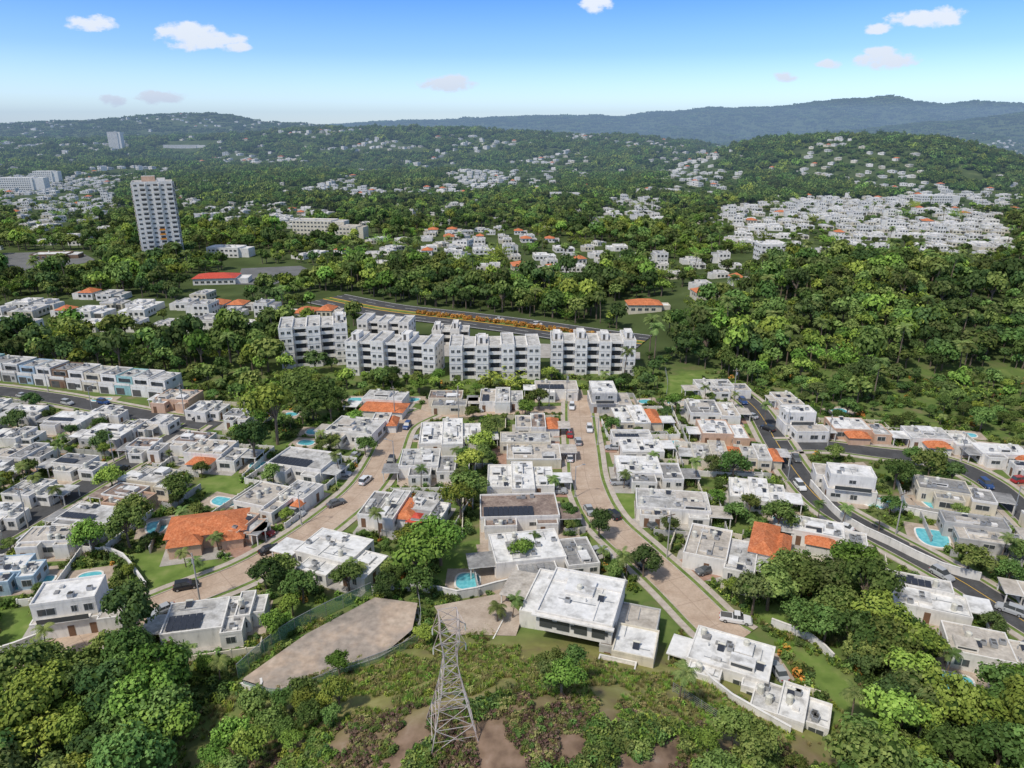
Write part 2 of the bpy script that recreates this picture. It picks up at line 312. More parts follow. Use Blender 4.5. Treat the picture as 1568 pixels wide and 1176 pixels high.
# ------------------------------------------------------------ houses
HCOUNT=[0]; PLOTS=[]
ROOFS={'w':'roof_white','g':'roof_dirty','k':'roof_grey','b':'roof_beige','n':'roof_brown'}
def window(mb,x0,x1,z0,z1,y,side,ax):
    e=0.05*side; e2=0.08*side
    if ax==0:
        mb.box(x0,y-0.02*side,z0,x1,y+e,z1,'frame'); mb.box(x0+.1,y,z0+.1,(x0+x1)/2-.04,y+e2,z1-.1,'glass'); mb.box((x0+x1)/2+.04,y,z0+.1,x1-.1,y+e2,z1-.1,'glass')
    else:
        mb.box(y-0.02*side,x0,z0,y+e,x1,z1,'frame'); mb.box(y,x0+.1,z0+.1,y+e2,(x0+x1)/2-.04,z1-.1,'glass'); mb.box(y,(x0+x1)/2+.04,z0+.1,y+e2,x1-.1,z1-.1,'glass')
def parapet(mb,x0,y0,x1,y1,z,ht,k,t=0.22,o=0.03):
    a,b,c,d=x0-o,y0-o,x1+o,y1+o
    mb.box(a,b,z-.12,c,b+t,z+ht,k); mb.box(a,d-t,z-.12,c,d,z+ht,k)
    mb.box(a,b+t,z-.12,a+t,d-t,z+ht,k); mb.box(c-t,b+t,z-.12,c,d-t,z+ht,k)
def block(mb,x0,y0,x1,y1,z0,h,wl,rf,r,par=None,win=True):
    mb.box(x0,y0,z0,x1,y1,z0+h,wl,rf)
    if par is None: par=r.choice([0.15,0.25,0.4])
    parapet(mb,x0,y0,x1,y1,z0+h,par,wl if r.random()<.7 else 'wall_white')
    if not win: return
    for ax,(a,b),lo,hi in((0,(x0,x1),y0,y1),(1,(y0,y1),x0,x1)):
        for side,pos in((-1,lo),(1,hi)):
            t=a+0.8
            while t<b-1.6:
                w=r.choice([1.0,1.6,2.2,2.8]); w=min(w,b-.5-t)
                if w<0.8: break
                if r.random()<.75:
                    if r.random()<.2 and z0<1: 
                        if ax==0: mb.box(t,pos,z0+.05,t+1.0,pos+.06*side,z0+2.2,'door')
                        else: mb.box(pos,t,z0+.05,pos+.06*side,t+1.0,z0+2.2,'door')
                    else: window(mb,t,t+w,z0+r.choice([.9,1.0,1.3]),z0+2.3,pos,side,ax)
                t+=w+r.uniform(.9,2.4)
def clutter(mb,x0,y0,x1,y1,z,r,n,rf):
    w=x1-x0;d=y1-y0
    if w<2.5 or d<2.5:return
    for _ in range(n):
        x=r.uniform(x0+.6,x1-1.6);y=r.uniform(y0+.6,y1-1.6);k=r.random()
        if k<.32:
            mb.box(x,y,z+.08,x+.9,y+.75,z+.75,'metal'); mb.box(x+.12,y+.1,z+.75,x+.78,y+.65,z+.78,'dark')
        elif k<.42:
            mb.tube((x,y,z),(x,y,z+1.2),.5,.5,10,'tank'); mb.tube((x,y,z+1.2),(x,y,z+1.4),.45,.15,10,'tank')
        elif k<.6:
            mb.box(x,y,z,x+r.uniform(.6,1.5),y+r.uniform(.6,1.5),z+r.uniform(.2,.5),r.choice(['wall_white','roof_dirty','roof_grey']))
        elif k<.72:
            mb.tube((x,y,z),(x,y,z+.6),.09,.09,6,'metal')
        elif k<.8:
            mb.poly([(x,y,z+.2),(x+1.0,y,z+.2),(x+1.0,y+1.2,z+.6),(x,y+1.2,z+.6)],'solar'); mb.tube((x-.1,y+1.3,z+.6),(x+1.1,y+1.3,z+.6),.2,.2,8,'tank')
        else:
            if r.random()<.5: mb.box(x,y,z+.05,min(x1-.3,x+r.uniform(2,6)),y+.09,z+.14,'metal')
            else: mb.box(x,y,z+.05,x+.09,min(y1-.3,y+r.uniform(2,6)),z+.14,'metal')
def panels(mb,x0,y0,nx,ny,z):
    for i in range(nx):
        for j in range(ny):
            a=x0+i*1.08;b=y0+j*1.85
            mb.poly([(a,b,z+.25),(a+1.02,b,z+.25),(a+1.02,b+1.72,z+.5),(a,b+1.72,z+.5)],'solar')
            mb.poly([(a,b,z+.22),(a,b+1.72,z+.47),(a+1.02,b+1.72,z+.47),(a+1.02,b,z+.22)],'metal')
            mb.box(a+.05,b+1.6,z,a+.1,b+1.65,z+.45,'metal')
def house(cx,cy,wpx,hpx,rot=0,st='w',fl=1,opt=''):
    i=HCOUNT[0];HCOUNT[0]+=1
    r=random.Random(1000+i); hr=3.3*fl
    x,y=PZ(cx,cy,hr); d=y*C-(hr-H)*S; a=math.atan2(H-hr,y)
    W=wpx*d/F*.93; D=hpx*d/F/math.sin(a)*.9; rot=radians(rot)
    D=max(D,7);W=max(W,7)
    wl=r.choices(['wall_white','wall_cream','wall_grey','wall_peach','wall_teal','wall_blue'],[12,3,2,.6,.3,.3])[0]
    if 'P' in opt: wl='wall_peach'
    if 'W' in opt: wl='wall_white'
    if r.random()<.16 and fl==1 and 'W' not in opt and 't' not in opt: opt+='s'
    if r.random()<.09 and fl==1 and 'W' not in opt and 's' not in opt: opt+='t'
    if r.random()<.22 and 'W' not in opt: st=r.choice('kgbn')
    rf=ROOFS[st[0]]; alt=ROOFS[r.choice({'w':'wwgk','g':'gwkb','k':'kgkb','b':'bgbw','n':'nkb'}[st[0]])]
    mb=MB(); x0,x1,y0,y1=-W/2,W/2,-D/2,D/2
    h1=r.uniform(3.1,3.5);h2=h1-r.uniform(.25,.6);h3=h1+r.uniform(.3,.9)
    tile='tile' if 't' in opt else None
    rects=[]
    lay=r.randrange(5)
    if lay==0:
        m1=r.uniform(.1,.3)*W
        rects=[(x0,y0+.12*D,m1,y1,h1,rf),(m1-.3,y0,x1,y1-.16*D,h2,alt)]
    elif lay==1:
        m1=r.uniform(-.1,.15)*D
        rects=[(x0,m1,x1-.14*W,y1,h1,rf),(x0+.12*W,y0,x1,m1+.3,h2,alt)]
    elif lay==2:
        rects=[(x0,y0+.1*D,-.12*W,y1-.08*D,h2,alt),(-.12*W-.3,y0,.2*W,y1,h1,rf),(.2*W-.3,y0+.18*D,x1,y1-.12*D,h2-.15,rf)]
    elif lay==3:
        rects=[(x0,y0+.22*D,x1,y1,h1,rf),(x0+.05*W,y0,x0+.45*W,y0+.22*D+.3,h2,alt),(x1-.3*W,y0+.07*D,x1-.03*W,y0+.22*D+.3,h2-.25,rf)]
    else:
        rects=[(x0,y0+.3*D,x1-.3*W,y1,h1,rf),(x1-.3*W-.3,y0+.12*D,x1,y1-.25*D,h2,alt),(x0+.2*W,y0,x1-.42*W,y0+.3*D+.3,h2-.2,alt)]
    if fl==2:
        for q in rects: block(mb,q[0],q[1],q[2],q[3],0,3.3,wl,'roof_beige',r,.1)
        big=max(rects,key=lambda q:(q[2]-q[0])*(q[3]-q[1]))
        u0,v0,u1,v1=big[0]+.4,big[1]+.8,big[2]-.5,big[3]-.3
        block(mb,u0,v0,u1,v1,3.31,3.1,wl,rf,r,.4); clutter(mb,u0,v0,u1,v1,6.41,r,6,rf)
        mb.box(u0+1,big[1]-.6,3.35,u1-1,v0,3.5,'wall_white'); mb.box(u0+1,big[1]-.6,3.5,u1-1,big[1]-.5,4.4,'glass')
        for q in rects:
            if q is not big: clutter(mb,q[0],q[1],q[2],q[3],3.3,r,2,rf)
    else:
        for n,q in enumerate(rects):
            if tile and n==len(rects)-1 :
                mb.box(q[0],q[1],0,q[2],q[3],q[4]-.3,wl); mb.hip(q[0],q[1],q[2],q[3],q[4]-.3,1.3,'tile_red' if 'R' in opt else 'tile')
            elif tile and 'T' in opt:
                mb.box(q[0],q[1],0,q[2],q[3],q[4]-.3,wl); mb.hip(q[0],q[1],q[2],q[3],q[4]-.1,1.6,'tile')
            else:
                block(mb,q[0],q[1],q[2],q[3],0,q[4],wl,q[5],r)
                ar=(q[2]-q[0])*(q[3]-q[1])
                if 's' in opt and n==0:
                    nx=int((q[2]-q[0]-1.5)/1.08*.75);ny=max(1,int((q[3]-q[1]-1.2)/1.85*.55)); panels(mb,q[0]+.7,q[1]+.6,max(1,nx),ny,q[4])
                    clutter(mb,q[0],q[3]-3,q[2],q[3],q[4],r,3,rf)
                else:
                    clutter(mb,q[0],q[1],q[2],q[3],q[4],r,4+int(ar/12),rf)
                    if ar>45:
                        for _ in range(r.choice([1,2])):
                            bw=r.uniform(.22,.4)*(q[2]-q[0]);bd=r.uniform(.22,.4)*(q[3]-q[1]); bx=r.uniform(q[0]+.5,q[2]-bw-.5);by=r.uniform(q[1]+.5,q[3]-bd-.5); bh=r.uniform(.4,1.0)
                            mb.box(bx,by,q[4],bx+bw,by+bd,q[4]+bh,'wall_white',r.choice([rf,alt,'roof_white']))
                            if bh>.7: mb.box(bx+.3,by-.03,q[4]+.25,bx+bw-.3,by,q[4]+bh-.2,'glass')
                        if r.random()<.6:
                            xm=r.uniform(q[0]+1.5,q[2]-1.5); mb.box(xm,q[1]+.25,q[4],xm+.15,q[3]-.25,q[4]+.22,'wall_white')
        sx=r.choice([-1,1]); cw=min(5.5,W*.3); cx0=(x1-.3) if sx>0 else (x0-cw+.3); cy0=y0+r.uniform(.1,.4)*D
        if 'n' not in opt:
            mb.box(cx0,cy0,2.55,cx0+cw,cy0+5.2,2.74,'wall_white',alt)
            for px_ in(cx0+.3,cx0+cw-.5):
                for py_ in(cy0+.2,cy0+4.8): mb.box(px_,py_,0,px_+.2,py_+.2,2.55,'wall_white')
    z=.012+.004*(i%12)
    pv=r.choice(['concrete','pave_tan','concrete','pave_brick' if r.random()<.4 else 'pave_tan'])
    ex=[r.uniform(.3,2.6) if r.random()<.55 else .2 for _ in range(4)]
    mb.poly([(x0-ex[0],y0-ex[1],z),(x1+ex[2],y0-ex[1],z),(x1+ex[2],y1+ex[3],z),(x0-ex[0],y1+ex[3],z)],pv)
    mb.obj('two_storey_house' if fl==2 else ('tile_roof_house' if tile else 'flat_roof_house'),(x,y,0),rot)
    mark_rect(x,y,W,D,rot,2,.8); PLOTS.append((x,y,W,D,rot,i))
HL=[
(811,680,98,42,0,'g',1,''),(797,728,108,46,1,'w',1,'W'),(795,780,128,50,3,'g',1,'s'),(832,843,165,70,10,'w',1,'W'),
(690,661,100,44,4,'w',1,'W'),(655,706,92,42,2,'g',1,''),(600,772,90,48,-10,'g',1,''),(655,774,66,42,-14,'g',1,'tRn'),
(520,846,150,62,-22,'w',1,'W'),(590,612,80,30,-8,'g',1,''),(686,609,64,24,0,'b',1,''),(768,606,70,26,0,'g',1,''),(852,592,70,20,0,'b',1,''),(934,594,66,24,0,'w',2,''),
(822,645,70,24,0,'n',1,''),(542,655,82,34,-12,'g',1,''),(462,706,98,38,-16,'g',1,'s'),(408,760,82,40,-20,'k',1,'n'),(456,752,44,34,-20,'g',1,'tn'),
(318,806,120,48,15,'b',1,'tTP'),(372,800,55,32,-15,'b',1,'P'),(120,905,135,50,14,'w',2,'W'),(315,945,125,58,12,'g',1,'s'),(375,925,40,30,10,'g',1,'n'),
(975,634,74,30,2,'w',1,'t'),(975,674,76,34,0,'g',1,''),(993,717,104,42,-3,'w',1,'W'),(1030,770,118,42,-8,'g',1,''),(1105,838,112,62,-22,'b',1,'W'),(1180,830,56,60,-24,'b',1,'tTn'),
(1118,1008,128,78,-26,'w',1,'W'),(1212,1075,120,60,-28,'w',1,'Wn'),(1090,624,78,26,-4,'k',1,''),(1106,656,74,28,-4,'w',1,''),(1098,690,80,32,-8,'b',1,''),(1165,692,62,26,-8,'g',1,'t'),
(1160,748,88,40,-14,'w',1,''),(1270,815,112,40,-22,'w',1,'tW'),(1106,590,84,18,0,'g',1,''),(1232,632,62,26,0,'w',2,'W'),(1315,652,86,30,-6,'w',1,'tP'),(1437,668,92,30,-8,'g',1,''),
(1535,690,74,24,-8,'w',1,'t'),(1295,712,84,42,-14,'w',2,'W'),(1462,750,110,36,-20,'k',1,''),(1505,808,112,42,-18,'k',1,''),(1415,905,125,55,-22,'g',1,'s'),(1520,990,135,60,-20,'b',1,'W'),(1205,608,40,18,0,'b',1,''),
(22,868,80,44,10,'w',1,''),(76,822,84,34,6,'b',1,''),(136,790,92,34,-10,'g',1,''),(196,756,84,30,-14,'w',1,''),(240,730,84,26,-14,'g',1,''),(330,690,96,34,-8,'b',1,''),
(295,672,54,22,-8,'g',1,''),(225,682,60,22,-4,'n',1,''),(165,660,70,24,-8,'w',1,''),(105,640,66,22,-6,'w',1,''),(42,690,76,26,-8,'k',1,''),(120,708,84,24,-10,'b',1,''),(52,745,84,28,-10,'g',1,''),
(8,782,60,28,0,'w',1,''),(168,630,50,16,-6,'g',1,''),(30,662,62,20,-6,'g',1,''),(-20,715,70,26,0,'w',1,''),(42,630,60,16,-6,'w',1,''),(-14,618,56,16,0,'w',1,''),(208,650,46,16,-8,'b',1,''),
(270,608,60,22,-6,'b',1,''),(318,622,56,20,-8,'g',1,'n'),(365,634,44,18,-8,'b',1,'n'),(-30,650,60,22,0,'w',1,''),(250,642,38,14,-8,'g',1,'n'),(-50,830,70,34,5,'g',1,''),(590,640,30,14,0,'b',1,'n'),
(1600,720,80,28,-10,'w',1,''),(1620,800,80,34,-10,'g',1,''),(1620,910,100,45,-20,'w',1,'')]
for q in HL: house(*q)
def villa():
    r=random.Random(5); x,y=PZ(900,918,5.5); mb=MB(); W='wall_white'
    block(mb,-11,-4,4,9,0,3.4,W,'roof_white',r,.3); block(mb,3.7,-8,12,4,0,3.2,'wall_grey','roof_beige',r,.3)
    block(mb,-7,-7.5,5.5,5.5,3.42,3.3,W,'roof_white',r,.35); mb.box(-7.6,-8.4,6.55,5.9,-7.6,6.8,W)
    block(mb,6,-10,12.5,-3,0,4.2,'wall_cream','roof_white',r,.3,False)
    clutter(mb,-7,-7,5,5,6.72,r,8,''); clutter(mb,6,-10,12,-3,4.2,r,3,''); clutter(mb,4,-3,12,4,3.2,r,5,''); clutter(mb,-11,5.6,4,9,3.4,r,3,'')
    mb.box(-4,-1,6.72,1,3,7.3,W,'roof_white'); block(mb,4.2,-13.5,10,-10.2,0,3.0,W,'roof_beige',r,.5)
    mb.box(-6.7,1.8,6.72,5.2,1.95,6.95,W); mb.box(2.2,-7.2,6.72,2.35,1.7,6.95,W)
    for k in range(4): mb.box(-6.4+k*2.9,-7.62,4.2,-4.3+k*2.9,-7.5,5.9,'glass')
    for k in range(3): mb.box(-6.4+k*3.3,-4.12,.3,-3.8+k*3.3,-4.0,2.8,'glass')
    mb.box(-14,-10,.05,4,-4.2,.09,'pave_tan'); mb.box(-14,-10,.09,-13.8,-4.2,1.1,W); mb.box(-13.8,-10,.09,4,-9.8,1.1,W)
    mb.box(-16,0,2.9,-11.03,8,3.1,W,'roof_beige')
    for a in(0.3,7.5): mb.box(-15.8,a,0,-15.6,a+.2,2.9,W)
    mb.obj('two_storey_villa',(x,y,0),radians(-18)); mark_rect(x,y,27,22,radians(-18),2,1)
villa()
for (x,y,W,D,rot,i) in PLOTS:
    r=random.Random(i*7+3)
    if r.random()<.3: continue
    mb=MB(); hw=W/2+r.uniform(2.6,4.2); hd=D/2+r.uniform(2.4,4); c=math.cos(rot);s=math.sin(rot); k=r.choice(['wall_white','wall_grey','wall_cream','wall_grey']); any_=False
    for (a0,b0,a1,b1) in((-hw,hd,hw,hd),(-hw,-hd,-hw,hd-.1),(hw,-hd,hw,hd-.1),(-hw,-hd,hw,-hd)):
        n=max(2,int(math.hypot(a1-a0,b1-b0)/2.2))
        for j in range(n):
            t0=j/n;t1=(j+1)/n; p=[(a0+(a1-a0)*t,b0+(b1-b0)*t) for t in(t0,t1)]
            w=[(x+a*c-b*s,y+a*s+b*c) for a,b in p]
            if any(oc(*q)!=0 for q in w) or hgt(*w[0])>.3: continue
            any_=True
            if a0==a1: mb.box(a0-.09,p[0][1],0,a0+.09,p[1][1],1.5,k); mb.box(a0-.14,p[0][1],0,a0+.14,p[0][1]+.25,1.65,k)
            else: mb.box(p[0][0],b0-.09,0,p[1][0],b0+.09,1.5,k); mb.box(p[0][0],b0-.14,0,p[0][0]+.25,b0+.14,1.65,k)
    if any_: mb.obj('garden_wall',(x,y,0),rot)
DRIVES=[]
for (x,y,W,D,rot,i) in PLOTS:
    best=None
    for pts,w,ns in ROADS:
        for p in pts:
            dd=math.hypot(p[0]-x,p[1]-y)
            if best is None or dd<best[0]: best=(dd,p,w)
    if best and best[0]<W/2+20:
        _,p,w=best; tx,ty=p[0]-x,p[1]-y; L=math.hypot(tx,ty); tx/=L;ty/=L
        a=L-w/2; a0=max(0,min(W,D)/2-1); nx,ny=-ty*2.1,tx*2.1; mb=MB(); off=random.Random(i).uniform(-3,3)
        ox,oy=-ty*off,tx*off; z=.062+.002*(i%3)
        mb.poly([(x+ox+tx*a0-nx,y+oy+ty*a0-ny,z),(x+ox+tx*a-nx,y+oy+ty*a-ny,z),(x+ox+tx*a+nx,y+oy+ty*a+ny,z),(x+ox+tx*a0+nx,y+oy+ty*a0+ny,z)],random.Random(i+5).choice(['concrete','pave_tan','pave_brick']))
        mb.obj('driveway'); DRIVES.append((x+ox+tx*(a-4.6),y+oy+ty*(a-4.6),math.atan2(ty,tx)))
        mark_path([(x+ox+tx*a0,y+oy+ty*a0),(x+ox+tx*a,y+oy+ty*a)],1.8,3)
def pool(px,py,a,b,rot=0,kid=.15):
    x,y=PZ(px,py,.1); mb=MB(); n=28; ring=[]
    for j in range(n):
        t=2*math.pi*j/n; e=.7; cx_=abs(math.cos(t))**e*math.copysign(1,math.cos(t))*a; cy_=abs(math.sin(t))**e*math.copysign(1,math.sin(t))*b
        ring.append((cx_,cy_+kid*b*math.cos(2*t)))
    mb.poly([(-a-2.0,-b-1.6,.075),(a+2.0,-b-1.6,.075),(a+2.0,b+1.6,.075),(-a-2.0,b+1.6,.075)],'pave_tan')
    mb.poly([(p[0],p[1],.12) for p in ring],'water')
    for j in range(n):
        p=ring[j];q=ring[(j+1)%n]; o=lambda v,k:(v[0]*(1+k/a),v[1]*(1+k/b))
        mb.poly([(*p,.11),(*q,.11),(*q,.2),(*p,.2)][::-1],'frame'); mb.poly([(*p,.2),(*q,.2),(*o(q,.35),.2),(*o(p,.35),.2)][::-1],'wall_white')
        mb.poly([(*o(p,.35),.2),(*o(q,.35),.2),(*o(q,.35),.07),(*o(p,.35),.07)][::-1],'wall_white')
    mb.obj('swimming_pool',(x,y,0),radians(rot)); mark_rect(x,y,2*a+4,2*b+3,radians(rot),3)
for q in[(716,890,2.2,2.6,0,.0),(1352,770,5,2.6,-15),(1428,822,3.0,3.6,-20),(1455,1042,3.2,2.2,-20),(404,712,3.6,2.2,10),(1378,955,2.6,1.8,0),(240,806,2,2.6,20),(42,892,4.5,2,10),(1430,772,2,3,0),(1202,796,2.4,2,0),(628,612,3,1.6,0),(545,612,2.5,2,0),(155,612,3,1.5,0),(1210,865,3,1.6,-25),(345,768,3.4,1.8,-20)]: pool(*q)
np_=0
for _ in range(3000):
    if np_>=11: break
    y=rnd.uniform(110,215); x=rnd.uniform(-.8*y,.8*y)
    if free(x,y,3.8) and free(x+2.5,y+2.5,1) and free(x-2.5,y-2.5,1) and free(x-2.5,y+2.5,1) and free(x+2.5,y-2.5,1) and hgt(x,y)<.2:
        if min(math.hypot(x-p[0],y-p[1]) for p in PLOTS)<17: q=proj(x,y,.1); pool(q[0],q[1],rnd.uniform(1.8,2.6),rnd.uniform(1.4,2.0),rnd.uniform(-20,20),rnd.choice([0,.15])); np_+=1
# ------------------------------------------------------------ apartments
def apartment(pxc,pyb,wpx,floors,rot,depth=15,bays=6,seed=0,name='apartment_building'):
    r=random.Random(seed); x,y=XY(pxc,pyb); d=y*C+H*S; W=wpx*d/F; mb=MB(); fh=2.95; y+=depth/2*1
    bw=W/bays; Wl='wall_white'
    for k in range(bays):
        x0=-W/2+k*bw; x1=x0+bw; off=(0.0,1.6)[k%2]; ht=floors*fh+(r.choice([0,.6]) if k%2==0 else -.2)
        y0=-depth/2+off; y1=depth/2-off*.8
        balc=(k%2==1)
        if balc:
            mb.box(x0+.01,y0+1.8,0,x1-.01,y1-1.8,ht,Wl,'roof_dirty')
            for f in range(floors):
                z=f*fh
                for sd,ye,yi in((-1,y0,y0+1.8),(1,y1,y1-1.8)):
                    mb.box(x0+.01,ye,z-.1+(0.1 if f==0 else 0),x1-.01,yi,z+.12,Wl)
                    mb.box(x0+.02,ye,z+.12,x1-.02,ye-.14*sd,z+1.1,Wl)
                    mb.box(x0+.6,yi,z+.25,x1-.6,yi+.05*sd,z+2.3,'glass')
            for sd,ye,yi in((-1,y0,y0+1.8),(1,y1,y1-1.8)): mb.box(x0+.01,ye,ht-.3,x1-.01,yi,ht+.02,Wl,'roof_dirty')
            parapet(mb,x0+.05,y0+.04,x1-.05,y1-.04,ht+.03,.5,Wl)
        else:
            mb.box(x0,y0,0,x1,y1,ht,Wl,'roof_dirty'); parapet(mb,x0,y0,x1,y1,ht,.7,Wl)
            for f in range(floors):
                z=f*fh+1.1
                for sd,ye in((-1,y0),(1,y1)):
                    for w0 in(.14,.58):
                        window(mb,x0+bw*w0,x0+bw*(w0+.28),z,z+1.15,ye,sd,0)
                    mb.box(x0-.03,ye,f*fh-.06,x1+.03,ye+.08*sd,f*fh+.06,'wall_grey')
                for sd,xe in((-1,x0),(1,x1)):
                    if (k==0 and sd<0) or (k==bays-1 and sd>0):
                        for q in range(3): window(mb,y0+1.5+q*4,y0+3.0+q*4,z,z+1.15,xe,sd,1)
            if r.random()<.55:
                mb.box(x0+bw*.2,-2.5,ht,x0+bw*.8,2.5,ht+2.2,Wl,'roof_white'); parapet(mb,x0+bw*.2,-2.5,x0+bw*.8,2.5,ht+2.2,.3,Wl)
                mb.box(x0+bw*.35,-2.55,ht+.1,x0+bw*.55,-2.5,ht+2.1,'dark')
        clutter(mb,x0+.3,-depth/2+2.5,x1-.3,-2.6,ht+.02,r,4,'')
    mb.obj(name,(x,y,0),radians(rot)); mark_rect(x,y,W,depth,radians(rot),2,2)
apartment(476,562,100,5,14,17,5,1); apartment(603,578,140,4,-8,14,7,2); apartment(757,582,138,4,2,15,7,3); apartment(908,575,128,4,-2,14,7,4)
apartment(590,528,80,3,-6,12,5,5); apartment(690,530,56,2,0,11,4,6)
def tower():
    x,y=XY(244,402); r=random.Random(3); d=y*C+H*S; mb=MB(); W=24;D=20; n=17; fh=3.05; y+=8
    top=n*fh; mb.box(-W/2,-D/2,0,W/2,D/2,top,'wall_white','roof_dirty'); parapet(mb,-W/2,-D/2,W/2,D/2,top,1.0,'wall_white')
    mb.box(-6,-4,top,2,5,top+4,'wall_peach','roof_dirty'); mb.box(3,-3,top,8,4,top+2.6,'wall_white','roof_dirty'); mb.tube((-3,0,top+4),(-3,0,top+9),.12,.06,6,'metal')
    for ax,half,pos in((0,W/2,D/2),(1,D/2,W/2)):
        for sd in(-1,1):
            nb=6 if ax==0 else 5; bw=2*half/nb
            for k in range(nb):
                a=-half+k*bw
                for f in range(n):
                    z=f*fh
                    if k%2==1:
                        mat='orange' if (ax==0 and sd==-1 and k==3 and 5<=f<=7) else 'wall_white'
                        if ax==0:
                            mb.box(a+.6,pos*sd,z+.4,a+bw-.6,(pos+.06)*sd,z+2.4,'dark'); mb.box(a+.2,pos*sd,z-.05,a+bw-.2,(pos+1.0)*sd,z+.12,'wall_white'); mb.box(a+.2,(pos+.88)*sd,z+.12,a+bw-.2,(pos+1.0)*sd,z+1.2,mat)
                        else:
                            mb.box(pos*sd,a+.6,z+.4,(pos+.06)*sd,a+bw-.6,z+2.4,'dark'); mb.box(pos*sd,a+.2,z-.05,(pos+1.0)*sd,a+bw-.2,z+.12,'wall_white'); mb.box((pos+.88)*sd,a+.2,z+.12,(pos+1.0)*sd,a+bw-.2,z+1.2,mat)
                    else:
                        window(mb,a+1.0,a+bw-1.0,z+1.0,z+2.3,pos*sd,sd,ax)
                if k%2==0 and k>0:
                    if ax==0: mb.box(a-.2,pos*sd,0,a+.15,(pos+.9)*sd,top,'wall_white')
                    else: mb.box(pos*sd,a-.2,0,(pos+.9)*sd,a+.15,top,'wall_white')
    mb.obj('apartment_tower',(x,y,hgt(x,y)),radians(24)); mark_rect(x,y,30,28,0,2,2)
tower()
FARB=[]
def midb(name,px,py,w,dp,fl,rot,wl,rf,tile=None,seed=0):
    x,y,z=P(px,py); r=random.Random(seed); mb=MB(); y+=dp/2
    block(mb,-w/2,-dp/2,w/2*.55,dp/2,-1,fl*3.2+1,wl,rf,r,.5,False); block(mb,w/2*.55-.3,-dp/2+2,w/2,dp/2-2,-1,fl*3.2-.6+1,wl,rf,r,.5,False)
    for f in range(fl):
        t=-w/2+1
        while t<w/2*.55-2.5:
            window(mb,t,t+2,f*3.2+.9,f*3.2+2.3,-dp/2,-1,0); window(mb,t,t+2,f*3.2+.9,f*3.2+2.3,dp/2,1,0); t+=3.2
        t=-dp/2+1
        while t<dp/2-2.5: window(mb,t,t+2,f*3.2+.9,f*3.2+2.3,-w/2,-1,1); t+=3.4
    clutter(mb,-w/2,-dp/2,w/4,dp/2,fl*3.2,r,6,'')
    if tile: mb.hip(-w/2,-dp/2,w/2*.55,dp/2,fl*3.2+.55,2.0,tile,.6)
    mb.obj(name,(x,y,z),radians(rot)); mark_rect(x,y,w,dp,radians(rot),2,2); FARB.append((x,y,max(w,dp)))
midb('commercial_building',335,436,30,15,1,8,'wall_white','roof_white','tile_red',1)
midb('beige_apartment_building',490,362,46,16,4,-10,'wall_cream','roof_beige',None,2)
midb('beige_apartment_building',537,366,24,16,3,-10,'wall_cream','roof_beige',None,3)
midb('commercial_building',995,480,20,10,1,0,'wall_cream','roof_white','tile',4)
midb('commercial_building',80,398,30,14,1,10,'wall_brown','roof_white',None,5)
midb('school_building',350,395,30,14,2,-6,'wall_white','roof_white',None,6)
midb('warehouse_building',855,305,60,30,2,10,'wall_white','roof_dirty',None,7)
midb('apartment_building',1190,405,24,14,4,0,'wall_white','roof_white',None,8); midb('apartment_building',1215,402,24,14,3,0,'wall_white','roof_white',None,9)
midb('office_tower',176,228,34,30,14,10,'wall_white','roof_white',None,10)
midb('apartment_building',30,292,70,24,6,10,'wall_white','roof_white',None,11); midb('apartment_building',70,280,40,20,6,10,'wall_white','roof_white',None,12)
midb('warehouse_building',280,228,120,60,3,10,'wall_white','roof_white',None,13)
midb('apartment_building',1440,312,50,20,3,0,'wall_white','roof_white',None,14)
cols=['wall_white','wall_teal','wall_white','wall_grey','wall_blue','wall_white','wall_brown','wall_white','wall_cream','wall_white','wall_teal','wall_white']
for k in range(13):
    px=-60+k*25; py=578+k*3.0; x,y=XY(px,py); r=random.Random(50+k); mb=MB(); w=5.9
    block(mb,-w/2,-3,w/2,7,0,3.1,cols[k%12],'roof_grey',r,.1); block(mb,-w/2+.02,-1.5,w/2-.02,6.9,3.11,2.6+.25*(k%2),cols[k%12],r.choice(['roof_dirty','roof_white','roof_grey']),r,.3)
    mb.box(-w/2+.8,-1.58,4.0,w/2-.8,-1.5,5.2,'glass'); mb.box(-w/2+.1,-3,3.3,w/2-.1,-2.9,4.1,'wall_white'); mb.box(-w/2+.5,-3.06,.2,.6,-3.0,2.4,'dark'); clutter(mb,-w/2,-1,w/2,6.5,5.75+.25*(k%2),r,4,'')
    mb.obj('row_house',(x,y+4,0),radians(-12)); mark_rect(x,y+4,7,12,radians(-12),2,1)
print('houses',time.time()-T0)
